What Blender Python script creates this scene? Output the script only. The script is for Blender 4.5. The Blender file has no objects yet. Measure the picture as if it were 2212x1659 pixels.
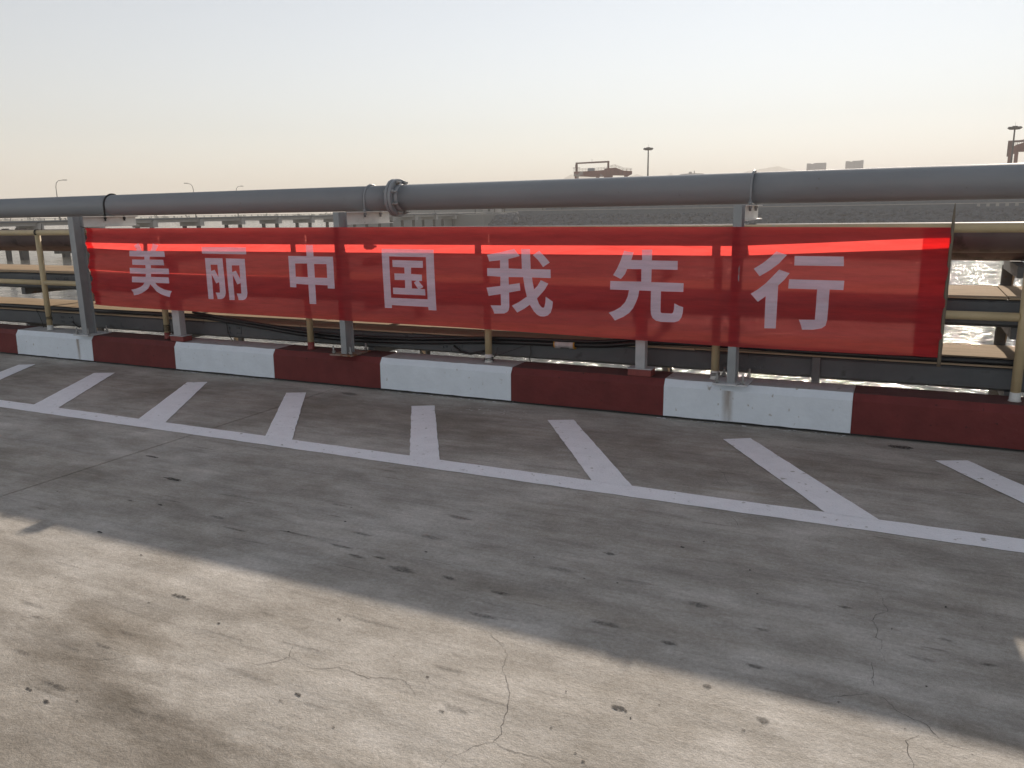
import bpy, math, random
from mathutils import Vector, Matrix, noise as mnoise
random.seed(7)
R = math.radians
scene = bpy.context.scene
col = scene.collection

# ---------------------------------------------------------------- camera
# world: X along the kerb (right), Y out over the water, Z up, the quay deck at z = 0
YAW, PITCH, ROLL, CAM_H = R(26.0584), R(12.1925), R(-0.99726), 1.6
fw = Vector((-math.sin(YAW)*math.cos(PITCH), math.cos(YAW)*math.cos(PITCH), -math.sin(PITCH)))
rt = Vector((math.cos(YAW), math.sin(YAW), 0.0))
up = rt.cross(fw)
rt2 = rt*math.cos(ROLL) + up*math.sin(ROLL)
up2 = up*math.cos(ROLL) - rt*math.sin(ROLL)
cam_data = bpy.data.cameras.new('camera')
cam_data.sensor_width = 36.0
cam_data.lens = 36.0*1744.757/2212.0
cam_data.clip_start = 0.05
cam_data.clip_end = 20000
cam = bpy.data.objects.new('camera', cam_data)
M = Matrix((rt2, up2, -fw)).transposed().to_4x4()
M.translation = Vector((0, 0, CAM_H))
cam.matrix_world = M
col.objects.link(cam)
scene.camera = cam

# ---------------------------------------------------------------- sky, sun, exposure
SUN_EL, SUN_AZ = R(25.05), R(-4.4)          # azimuth measured from +Y towards +X
to_sun = Vector((math.sin(SUN_AZ)*math.cos(SUN_EL), math.cos(SUN_AZ)*math.cos(SUN_EL), math.sin(SUN_EL)))
world = bpy.data.worlds.new('World')
scene.world = world
world.use_nodes = True
wt = world.node_tree
bg = wt.nodes['Background']
sky = wt.nodes.new('ShaderNodeTexSky')
sky.sky_type = 'NISHITA'
sky.sun_disc = False
sky.sun_elevation = SUN_EL
sky.sun_rotation = SUN_AZ
sky.altitude = 0
sky.air_density = 1.2
sky.dust_density = 0.05
sky.ozone_density = 3.0
hsv = wt.nodes.new('ShaderNodeHueSaturation')     # the dusty air washes the sky's blue out evenly
hsv.inputs['Saturation'].default_value = 0.36
wt.links.new(sky.outputs['Color'], hsv.inputs['Color'])
wt.links.new(hsv.outputs['Color'], bg.inputs['Color'])
bg.inputs['Strength'].default_value = 0.096
sun_data = bpy.data.lights.new('sun', 'SUN')
sun_data.energy = 5.0
sun_data.angle = R(0.53)
sun_data.color = (1.0, 0.87, 0.73)
sun = bpy.data.objects.new('sun', sun_data)
sun.rotation_euler = to_sun.to_track_quat('Z', 'Y').to_euler()
sun.location = (0, 40, 30)
col.objects.link(sun)
scene.view_settings.view_transform = 'Standard'
scene.view_settings.look = 'None'
scene.view_settings.exposure = 0.30
scene.view_settings.gamma = 1.0
scene.view_settings.use_curve_mapping = False
scene.render.engine = 'CYCLES'
scene.cycles.use_denoising = True
scene.cycles.use_adaptive_sampling = True
scene.cycles.adaptive_threshold = 0.02
scene.cycles.max_bounces = 7
scene.cycles.transparent_max_bounces = 16
scene.cycles.volume_bounces = 1
scene.cycles.caustics_reflective = True
scene.cycles.caustics_refractive = False
scene.cycles.sample_clamp_indirect = 14.0

# ---------------------------------------------------------------- helpers
def lin(r, g, b):
    f = lambda c: (c/255/12.92) if c/255 <= .04045 else ((c/255+.055)/1.055)**2.4
    return (f(r), f(g), f(b), 1)

def mat(name, color, rough=0.6, metal=0.0, var=0.15, scale=6.0, bump=0.0, bscale=40.0, spec=0.5,
        spot=None, spot_scale=9.0, spot_cut=0.62, stretch=None):
    m = bpy.data.materials.new(name)
    m.use_nodes = True
    nt = m.node_tree
    b = nt.nodes['Principled BSDF']
    b.inputs['Roughness'].default_value = rough
    b.inputs['Metallic'].default_value = metal
    b.inputs['Specular IOR Level'].default_value = spec
    tc = nt.nodes.new('ShaderNodeTexCoord')
    src = tc.outputs['Object']
    if stretch:
        mp = nt.nodes.new('ShaderNodeMapping')
        mp.inputs['Scale'].default_value = stretch
        nt.links.new(src, mp.inputs['Vector'])
        src = mp.outputs['Vector']
    n = nt.nodes.new('ShaderNodeTexNoise')
    n.inputs['Scale'].default_value = scale
    n.inputs['Detail'].default_value = 6
    n.inputs['Roughness'].default_value = 0.62
    nt.links.new(src, n.inputs['Vector'])
    rmp = nt.nodes.new('ShaderNodeValToRGB')
    c = color
    rmp.color_ramp.elements[0].position = 0.3
    rmp.color_ramp.elements[1].position = 0.7
    rmp.color_ramp.elements[0].color = (c[0]*(1-var), c[1]*(1-var), c[2]*(1-var), 1)
    rmp.color_ramp.elements[1].color = (min(1, c[0]*(1+var)), min(1, c[1]*(1+var)), min(1, c[2]*(1+var)), 1)
    nt.links.new(n.outputs['Fac'], rmp.inputs['Fac'])
    out = rmp.outputs['Color']
    if spot:
        n2 = nt.nodes.new('ShaderNodeTexNoise')
        n2.inputs['Scale'].default_value = spot_scale
        n2.inputs['Detail'].default_value = 8
        nt.links.new(tc.outputs['Object'], n2.inputs['Vector'])
        r2 = nt.nodes.new('ShaderNodeValToRGB')
        r2.color_ramp.elements[0].position = spot_cut
        r2.color_ramp.elements[1].position = min(1, spot_cut+.07)
        nt.links.new(n2.outputs['Fac'], r2.inputs['Fac'])
        mx = nt.nodes.new('ShaderNodeMix')
        mx.data_type = 'RGBA'
        nt.links.new(r2.outputs['Color'], mx.inputs['Factor'])
        nt.links.new(out, mx.inputs['A'])
        mx.inputs['B'].default_value = (*spot[:3], 1)
        out = mx.outputs['Result']
    nt.links.new(out, b.inputs['Base Color'])
    if bump:
        n3 = nt.nodes.new('ShaderNodeTexNoise')
        n3.inputs['Scale'].default_value = bscale
        n3.inputs['Detail'].default_value = 5
        nt.links.new(src, n3.inputs['Vector'])
        bp = nt.nodes.new('ShaderNodeBump')
        bp.inputs['Strength'].default_value = bump
        bp.inputs['Distance'].default_value = 0.01
        nt.links.new(n3.outputs['Fac'], bp.inputs['Height'])
        nt.links.new(bp.outputs['Normal'], b.inputs['Normal'])
    return m

class MB:
    """collects shapes and links them as one mesh object"""
    def __init__(s): s.v = []; s.f = []; s.sm = []
    def quad(s, a, b, c, d):
        i = len(s.v); s.v += [a, b, c, d]; s.f.append((i, i+1, i+2, i+3)); s.sm.append(False)
    def poly(s, pts):
        i = len(s.v); s.v += list(pts); s.f.append(tuple(range(i, i+len(pts)))); s.sm.append(False)
    def box(s, x0, x1, y0, y1, z0, z1):
        i = len(s.v)
        s.v += [(x0,y0,z0),(x1,y0,z0),(x1,y1,z0),(x0,y1,z0),(x0,y0,z1),(x1,y0,z1),(x1,y1,z1),(x0,y1,z1)]
        for q in ((0,3,2,1),(4,5,6,7),(0,1,5,4),(1,2,6,5),(2,3,7,6),(3,0,4,7)):
            s.f.append(tuple(i+k for k in q)); s.sm.append(False)
        return s
    def prism(s, prof, axis, a, b):
        """closed profile (list of 2D points) swept along axis from a to b"""
        def P(u, v, t):
            return (t, u, v) if axis == 'x' else ((u, t, v) if axis == 'y' else (u, v, t))
        i = len(s.v); n = len(prof)
        s.v += [P(u, v, a) for u, v in prof] + [P(u, v, b) for u, v in prof]
        for k in range(n):
            s.f.append((i+k, i+(k+1) % n, i+n+(k+1) % n, i+n+k)); s.sm.append(False)
        s.f.append(tuple(range(i+n-1, i-1, -1))); s.sm.append(False)
        s.f.append(tuple(range(i+n, i+2*n))); s.sm.append(False)
        return s
    def tube(s, pts, r, n=12, cap=True, smooth=True):
        """tube along a polyline, r a number or one radius per point"""
        pts = [Vector(p) for p in pts]
        rs = r if isinstance(r, (list, tuple)) else [r]*len(pts)
        i = len(s.v)
        prev = None
        for k, p in enumerate(pts):
            t = (pts[min(k+1, len(pts)-1)] - pts[max(k-1, 0)]).normalized()
            if prev is None:
                a = Vector((0, 0, 1)) if abs(t.z) < .9 else Vector((1, 0, 0))
                u = t.cross(a).normalized()
            else:
                u = (prev - t*prev.dot(t)).normalized()
            prev = u
            w = t.cross(u)
            for j in range(n):
                an = 2*math.pi*j/n
                q = p + (u*math.cos(an) + w*math.sin(an))*rs[k]
                s.v.append(tuple(q))
        for k in range(len(pts)-1):
            for j in range(n):
                s.f.append((i+k*n+j, i+k*n+(j+1) % n, i+(k+1)*n+(j+1) % n, i+(k+1)*n+j)); s.sm.append(smooth)
        if cap:
            s.f.append(tuple(i+j for j in range(n-1, -1, -1))); s.sm.append(False)
            s.f.append(tuple(i+(len(pts)-1)*n+j for j in range(n))); s.sm.append(False)
        return s
    def bar(s, a, b, w, h=None):
        """square bar from a to b"""
        h = h or w
        a, b = Vector(a), Vector(b)
        t = (b-a).normalized()
        ref = Vector((0, 0, 1)) if abs(t.z) < .9 else Vector((1, 0, 0))
        u = t.cross(ref).normalized()*w/2
        v = t.cross(u).normalized()*h/2
        i = len(s.v)
        for p in (a, b):
            s.v += [tuple(p+u+v), tuple(p-u+v), tuple(p-u-v), tuple(p+u-v)]
        for q in ((3,2,1,0),(4,5,6,7),(0,1,5,4),(1,2,6,5),(2,3,7,6),(3,0,4,7)):
            s.f.append(tuple(i+k for k in q)); s.sm.append(False)
        return s
    def mesh(s, name):
        me = bpy.data.meshes.new(name)
        me.from_pydata(s.v, [], s.f)
        me.polygons.foreach_set('use_smooth', s.sm)
        me.update()
        return me
    def build(s, name, m, parent=None, loc=None):
        o = bpy.data.objects.new(name, s.mesh(name))
        if m: o.data.materials.append(m)
        if parent: o.parent = parent
        if loc: o.location = loc
        col.objects.link(o)
        return o

def empty(name, loc=(0, 0, 0), rz=0.0):
    o = bpy.data.objects.new(name, None)
    o.location = loc
    o.rotation_euler = (0, 0, rz)
    o.empty_display_size = 0.1
    col.objects.link(o)
    return o

def tag(o, label=None, cat=None, group=None, kind=None):
    if label: o['label'] = label
    if cat: o['category'] = cat
    if group: o['group'] = group
    if kind: o['kind'] = kind
    return o

def inst(name, src, parent, loc=(0, 0, 0), rot=(0, 0, 0)):
    """another object on the same mesh data"""
    o = bpy.data.objects.new(name, src.data)
    o.parent = parent
    o.location = loc
    o.rotation_euler = rot
    col.objects.link(o)
    return o

def bevel(o, w=0.004, seg=2):
    b = o.modifiers.new('bevel', 'BEVEL'); b.width = w; b.segments = seg; b.limit_method = 'ANGLE'
    return o
# outlines of the seven banner characters in banner metres (x along the kerb, height)
CHARS=[
 [[(-7.336,1.246),(-7.219,1.246),(-7.254,1.299),(-7.195,1.321),(-7.178,1.321),(-7.140,1.259),(-7.151,1.246),(-7.013,1.246),(-6.990,1.284),(-6.971,1.322),(-6.891,1.304),(-6.939,1.246),(-6.817,1.244),(-6.816,1.188),(-7.035,1.188),(-7.039,1.159),(-6.843,1.158),(-6.842,1.102),(-7.035,1.102),(-7.036,1.070),(-6.782,1.070),(-6.783,1.013),(-7.047,1.012),(-7.047,0.980),(-6.795,0.981),(-6.797,0.919),(-6.997,0.920),(-6.974,0.896),(-6.936,0.874),(-6.881,0.855),(-6.825,0.846),(-6.774,0.841),(-6.793,0.811),(-6.809,0.778),(-6.870,0.789),(-6.930,0.805),(-6.990,0.830),(-7.027,0.861),(-7.055,0.890),(-7.072,0.905),(-7.085,0.888),(-7.114,0.859),(-7.156,0.833),(-7.220,0.806),(-7.284,0.789),(-7.345,0.779),(-7.351,0.810),(-7.371,0.839),(-7.302,0.849),(-7.232,0.870),(-7.184,0.892),(-7.154,0.919),(-7.342,0.919),(-7.342,0.978),(-7.127,0.980),(-7.122,1.010),(-7.362,1.011),(-7.364,1.069),(-7.115,1.068),(-7.113,1.101),(-7.307,1.102),(-7.305,1.157),(-7.115,1.158),(-7.114,1.187),(-7.337,1.190)],],
 [[(-6.293,1.290),(-5.719,1.288),(-5.720,1.222),(-6.296,1.225)],[(-6.263,1.182),(-6.030,1.182),(-6.031,1.110),(-6.029,0.948),(-6.029,0.848),(-6.041,0.812),(-6.063,0.792),(-6.098,0.781),(-6.146,0.780),(-6.152,0.812),(-6.163,0.844),(-6.106,0.844),(-6.105,0.948),(-6.146,0.934),(-6.196,1.024),(-6.197,0.915),(-6.200,0.778),(-6.268,0.776),(-6.268,0.932),(-6.266,1.071)],[(-6.196,1.118),(-6.106,1.118),(-6.106,1.056),(-6.107,0.998),(-6.150,1.069),(-6.197,1.055)],[(-5.987,1.182),(-5.746,1.179),(-5.747,1.093),(-5.749,0.937),(-5.747,0.849),(-5.756,0.814),(-5.777,0.792),(-5.809,0.780),(-5.869,0.778),(-5.875,0.810),(-5.887,0.842),(-5.825,0.843),(-5.823,0.945),(-5.868,0.931),(-5.917,1.024),(-5.919,0.922),(-5.920,0.777),(-5.989,0.775),(-5.990,0.938),(-5.989,1.090)],[(-5.918,1.115),(-5.821,1.116),(-5.823,1.040),(-5.824,0.985),(-5.871,1.064),(-5.921,1.050)],],
 [[(-5.206,1.212),(-4.989,1.212),(-4.989,1.313),(-4.908,1.313),(-4.908,1.211),(-4.688,1.210),(-4.690,0.921),(-4.768,0.921),(-4.769,0.949),(-4.911,0.951),(-4.912,0.772),(-4.990,0.772),(-4.991,0.950),(-5.133,0.954),(-5.135,0.921),(-5.209,0.922),(-5.209,1.059)],[(-5.132,1.143),(-4.990,1.144),(-4.991,1.019),(-5.134,1.021)],[(-4.909,1.142),(-4.766,1.142),(-4.767,1.017),(-4.910,1.017)],],
 [[(-4.154,1.283),(-3.624,1.278),(-3.622,1.074),(-3.617,0.762),(-3.695,0.762),(-3.699,0.789),(-4.074,0.792),(-4.075,0.766),(-4.149,0.765),(-4.151,1.021)],[(-4.078,1.218),(-3.702,1.215),(-3.700,0.855),(-4.077,0.857)],[(-4.046,1.187),(-3.735,1.183),(-3.735,1.124),(-3.855,1.124),(-3.858,1.070),(-3.748,1.066),(-3.748,1.012),(-3.783,1.011),(-3.738,0.960),(-3.772,0.943),(-3.723,0.942),(-3.722,0.888),(-4.053,0.891),(-4.052,0.947),(-3.925,0.946),(-3.923,1.016),(-4.030,1.015),(-4.030,1.072),(-3.924,1.072),(-3.925,1.125),(-4.045,1.127)],[(-3.856,1.013),(-3.806,1.012),(-3.832,0.995),(-3.793,0.944),(-3.855,0.945)],],
 [[(-3.113,1.241),(-2.983,1.263),(-2.865,1.289),(-2.816,1.233),(-2.858,1.221),(-2.918,1.208),(-2.918,1.132),(-2.798,1.130),(-2.802,1.289),(-2.724,1.289),(-2.720,1.130),(-2.547,1.129),(-2.546,1.061),(-2.710,1.063),(-2.703,1.016),(-2.693,0.968),(-2.662,0.998),(-2.633,1.043),(-2.568,1.017),(-2.601,0.966),(-2.669,0.895),(-2.651,0.852),(-2.631,0.828),(-2.614,0.821),(-2.604,0.829),(-2.595,0.862),(-2.592,0.912),(-2.565,0.896),(-2.529,0.873),(-2.535,0.826),(-2.549,0.784),(-2.574,0.761),(-2.607,0.751),(-2.640,0.752),(-2.668,0.764),(-2.697,0.790),(-2.732,0.842),(-2.780,0.810),(-2.846,0.774),(-2.894,0.829),(-2.830,0.861),(-2.758,0.907),(-2.774,0.969),(-2.789,1.063),(-2.920,1.062),(-2.919,1.000),(-2.821,1.015),(-2.815,0.955),(-2.918,0.936),(-2.918,0.816),(-2.923,0.793),(-2.938,0.775),(-2.964,0.762),(-3.057,0.757),(-3.068,0.787),(-3.091,0.825),(-2.995,0.827),(-2.993,0.833),(-2.995,0.921),(-3.107,0.903),(-3.125,0.971),(-2.996,0.988),(-2.995,1.063),(-3.115,1.068),(-3.115,1.131),(-2.995,1.132),(-2.994,1.197),(-3.094,1.186),(-3.104,1.217)],[(-2.700,1.242),(-2.644,1.276),(-2.598,1.233),(-2.553,1.184),(-2.611,1.147),(-2.655,1.203)],],
 [[(-1.941,1.280),(-1.866,1.267),(-1.883,1.211),(-1.799,1.211),(-1.801,1.288),(-1.722,1.289),(-1.724,1.210),(-1.528,1.208),(-1.527,1.143),(-1.724,1.144),(-1.725,1.048),(-1.479,1.046),(-1.480,0.981),(-1.649,0.981),(-1.649,0.833),(-1.647,0.824),(-1.639,0.818),(-1.563,0.818),(-1.552,0.826),(-1.547,0.847),(-1.544,0.895),(-1.515,0.880),(-1.477,0.868),(-1.480,0.825),(-1.489,0.790),(-1.508,0.764),(-1.540,0.752),(-1.643,0.751),(-1.683,0.758),(-1.709,0.777),(-1.722,0.805),(-1.726,0.851),(-1.726,0.982),(-1.817,0.983),(-1.825,0.936),(-1.841,0.893),(-1.864,0.846),(-1.894,0.809),(-1.938,0.778),(-2.009,0.745),(-2.033,0.778),(-2.060,0.804),(-2.014,0.822),(-1.965,0.851),(-1.928,0.890),(-1.908,0.934),(-1.898,0.983),(-2.050,0.984),(-2.048,1.050),(-1.803,1.050),(-1.803,1.144),(-1.915,1.143),(-1.931,1.104),(-1.964,1.066),(-2.026,1.095),(-1.995,1.145),(-1.966,1.209)],],
 [[(-0.835,1.282),(-0.764,1.257),(-0.813,1.198),(-0.871,1.150),(-0.940,1.106),(-0.983,1.159),(-0.926,1.197),(-0.875,1.240)],[(-0.811,1.155),(-0.740,1.130),(-0.772,1.084),(-0.812,1.043),(-0.812,0.957),(-0.813,0.737),(-0.891,0.736),(-0.892,0.842),(-0.892,0.965),(-0.944,0.924),(-0.996,0.981),(-0.947,1.014),(-0.898,1.056),(-0.854,1.105)],[(-0.713,1.250),(-0.397,1.247),(-0.392,1.182),(-0.712,1.184)],[(-0.741,1.088),(-0.383,1.083),(-0.384,1.019),(-0.473,1.021),(-0.474,0.891),(-0.476,0.806),(-0.484,0.769),(-0.507,0.750),(-0.561,0.738),(-0.636,0.735),(-0.647,0.771),(-0.662,0.805),(-0.556,0.808),(-0.554,0.915),(-0.553,1.020),(-0.744,1.023)],],
]
CRACKS=[[(-2.034,1.938),(-2.017,1.969),(-1.976,1.999),(-1.957,2.029),(-1.941,2.063),(-1.965,2.095),(-1.984,2.130)],[(-1.941,2.063),(-1.891,2.049),(-1.857,2.044),(-1.820,2.035),(-1.772,2.047),(-1.738,2.078),(-1.688,2.077),(-1.640,2.071),(-1.594,2.064),(-1.556,2.089),(-1.513,2.095),(-1.474,2.107),(-1.435,2.087),(-1.383,2.048)],[(-1.290,2.480),(-1.211,2.403),(-1.189,2.313),(-1.159,2.277),(-1.125,2.227),(-1.096,2.188),(-1.080,2.136),(-1.063,2.095),(-1.046,2.020),(-1.024,1.981),(-1.032,1.964),(-1.033,1.938),(-1.052,1.921),(-1.078,1.897),(-1.088,1.863),(-1.121,1.824),(-1.122,1.769)],[(-1.033,1.938),(-0.992,1.923),(-0.963,1.925),(-0.919,1.924),(-0.899,1.925),(-0.866,1.924),(-0.839,1.921),(-0.814,1.910)],[(-0.032,3.496),(-0.013,3.481),(0.007,3.457),(0.017,3.431),(0.013,3.383),(0.028,3.352),(0.038,3.320),(0.006,3.284),(-0.011,3.262),(-0.017,3.210),(-0.003,3.175),(0.005,3.138),(-0.001,3.083),(0.019,3.067),(0.024,3.044),(0.017,2.979),(0.030,2.955),(0.037,2.906)],[(-0.137,2.600),(-0.104,2.621),(-0.075,2.636),(-0.042,2.658),(-0.011,2.680)],[(0.031,2.684),(0.056,2.651),(0.081,2.614),(0.104,2.606),(0.127,2.589),(0.164,2.579),(0.190,2.529),(0.215,2.503),(0.253,2.496),(0.287,2.491)],[(0.143,2.510),(0.123,2.490),(0.107,2.462),(0.113,2.427),(0.114,2.396),(0.129,2.364),(0.126,2.340)],[(-2.614,1.748),(-2.586,1.746),(-2.566,1.751),(-2.532,1.779),(-2.496,1.813)],[(-0.963,4.863),(-0.912,4.787),(-0.883,4.694),(-0.852,4.627),(-0.811,4.568)],[(-0.750,4.111),(-0.706,4.056),(-0.671,3.976)],[(-1.340,2.510),(-1.284,2.470),(-1.254,2.464)],[(-0.004,2.887),(0.001,2.811),(0.000,2.778),(0.007,2.739)]]
STAINS=[(-2.566,1.576,0.0742,-0.0002,0.0178,-0.0126,0.45),(-2.632,1.523,0.0162,-0.0000,0.0080,-0.0054,1.00),(-2.506,1.500,0.0181,-0.0000,0.0102,-0.0070,1.00),(-2.412,1.545,0.0076,-0.0000,0.0046,-0.0034,1.00),(-2.641,1.827,0.0537,-0.0001,0.0128,-0.0100,0.40),(-2.695,2.242,0.0552,-0.0001,0.0165,-0.0150,0.70),(-2.777,2.146,0.0090,-0.0000,0.0047,-0.0040,1.00),(-2.371,2.138,0.0081,-0.0000,0.0046,-0.0045,0.90),(-3.219,2.479,0.0103,-0.0000,0.0049,-0.0041,1.00),(-3.664,2.595,0.0209,-0.0000,0.0105,-0.0081,0.90),(-1.750,1.885,0.0146,-0.0000,0.0058,-0.0069,0.95),(-1.780,1.832,0.0076,-0.0000,0.0039,-0.0044,0.80),(-1.528,1.791,0.0064,-0.0000,0.0032,-0.0041,0.90),(-1.404,2.158,0.0077,-0.0000,0.0037,-0.0060,0.70),(-1.588,2.219,0.0049,-0.0000,0.0029,-0.0043,1.00),(-1.258,2.007,0.0114,-0.0000,0.0031,-0.0052,0.80),(-1.947,2.363,0.0112,-0.0000,0.0057,-0.0074,0.70),(-1.214,2.036,0.0525,-0.0001,0.0120,-0.0211,0.28),(-1.976,2.854,0.0800,-0.0000,0.0189,-0.0286,0.40),(-2.140,2.918,0.0399,-0.0000,0.0082,-0.0117,0.50),(-2.253,2.887,0.0542,-0.0000,0.0103,-0.0139,0.40),(-2.388,2.952,0.0750,-0.0000,0.0112,-0.0146,0.40),(-1.730,2.865,0.0360,-0.0000,0.0088,-0.0151,0.50),(-1.449,2.827,0.0518,-0.0000,0.0077,-0.0153,0.45),(-1.428,2.623,0.0775,-0.0000,0.0076,-0.0144,0.40),(-2.038,3.513,0.0850,0.0001,0.0122,-0.0217,0.40),(-2.387,3.122,0.0577,0.0000,0.0116,-0.0160,0.35),(-2.049,3.224,0.0726,0.0000,0.0132,-0.0216,0.30),(-0.741,2.261,0.0234,-0.0000,0.0047,-0.0141,1.00),(-0.712,2.255,0.0059,-0.0000,0.0025,-0.0076,1.00),(-0.687,2.228,0.0033,-0.0000,0.0018,-0.0056,1.00),(-0.502,2.503,0.0169,-0.0000,0.0023,-0.0102,0.70),(-0.301,2.390,0.0220,-0.0000,0.0029,-0.0183,0.60),(-0.667,3.063,0.0421,0.0000,0.0064,-0.0274,0.35),(-1.162,3.396,0.0402,0.0000,0.0056,-0.0160,0.45),(-0.696,2.723,0.0356,-0.0000,0.0042,-0.0156,0.45),(-0.959,2.763,0.0610,-0.0000,0.0065,-0.0184,0.40),(-0.749,1.968,0.0079,-0.0000,0.0020,-0.0052,0.80),(-0.898,2.074,0.0051,-0.0000,0.0017,-0.0040,0.80),(-0.784,1.994,0.0056,-0.0000,0.0013,-0.0032,0.70),(-0.929,2.275,0.0036,-0.0000,0.0019,-0.0047,1.00),(-0.622,2.332,0.0046,-0.0000,0.0009,-0.0033,0.80),(-0.119,3.283,0.0304,0.0000,0.0008,-0.0111,0.50),(0.246,3.448,0.0054,0.0000,-0.0003,-0.0093,1.00),(0.167,2.805,0.0041,-0.0000,-0.0001,-0.0056,1.00),(0.365,3.329,0.0054,0.0000,-0.0003,-0.0043,0.90),(0.053,3.171,0.0030,0.0000,0.0002,-0.0102,0.80),(-0.093,2.589,0.0053,-0.0000,0.0003,-0.0044,0.70),(0.104,2.526,0.0042,-0.0000,0.0000,-0.0034,0.70),(0.284,2.475,0.0039,-0.0000,-0.0002,-0.0032,0.80),(-0.868,3.607,0.0109,0.0000,0.0018,-0.0072,1.00),(-0.791,3.715,0.0061,0.0000,0.0017,-0.0075,0.90),(-4.510,3.651,0.0669,0.0001,0.0144,-0.0123,0.80),(-4.001,3.365,0.0803,0.0000,0.0214,-0.0191,0.80),(-2.574,3.224,0.0098,0.0000,0.0054,-0.0072,1.00),(-1.971,3.063,0.0084,0.0000,0.0038,-0.0062,1.00),(-1.475,3.216,0.0058,0.0000,0.0029,-0.0063,0.90),(-1.031,3.120,0.0051,0.0000,0.0019,-0.0057,1.00),(-1.179,3.103,0.0059,0.0000,0.0018,-0.0046,1.00),(-0.530,3.480,0.0055,0.0000,0.0011,-0.0065,0.90),(-0.462,3.260,0.0051,0.0000,0.0009,-0.0057,0.80),(-2.755,2.994,0.0099,-0.0000,0.0056,-0.0065,0.80),(-2.768,3.410,0.0646,0.0000,0.0099,-0.0127,0.30),(0.048,5.791,0.0845,0.0003,0.0006,-0.0434,0.70),(-4.431,5.735,0.1029,0.0004,0.0435,-0.0578,0.40),(-1.284,4.276,0.0222,0.0000,0.0025,-0.0081,0.30),(-1.500,4.422,0.0110,0.0000,0.0052,-0.0152,1.00),(-3.701,3.009,0.0198,-0.0000,0.0099,-0.0086,0.80),(-3.920,2.989,0.0268,-0.0000,0.0106,-0.0087,0.60),(-4.275,2.694,0.0538,-0.0000,0.0151,-0.0103,0.30),(-3.251,2.997,0.0677,-0.0000,0.0139,-0.0136,0.35),(-3.037,2.907,0.0961,-0.0000,0.0100,-0.0102,0.40),(-2.710,2.989,0.1206,-0.0000,0.0088,-0.0103,0.35),(-1.300,3.146,0.0832,0.0000,0.0078,-0.0191,0.25),(-0.954,3.162,0.0907,0.0000,0.0050,-0.0162,0.20),(-0.395,2.966,0.0348,-0.0000,0.0018,-0.0116,0.40),(-0.377,2.692,0.0375,-0.0000,0.0022,-0.0130,0.40),(0.165,2.986,0.0594,-0.0000,-0.0002,-0.0180,0.20),(0.234,3.167,0.0309,0.0000,-0.0004,-0.0119,0.25),(0.363,3.039,0.0286,-0.0000,-0.0008,-0.0108,0.35),(-3.095,1.869,0.0443,-0.0001,0.0120,-0.0082,0.35),(-3.219,1.931,0.0914,-0.0002,0.0215,-0.0145,0.20),(-2.755,1.767,0.0622,-0.0001,0.0150,-0.0109,0.30),(-2.641,1.930,0.0526,-0.0001,0.0132,-0.0107,0.30),(-2.888,1.669,0.0550,-0.0001,0.0172,-0.0114,0.25),(-2.163,1.590,0.0511,-0.0001,0.0103,-0.0086,0.30),(-2.080,1.598,0.0427,-0.0001,0.0098,-0.0086,0.25)]

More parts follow.
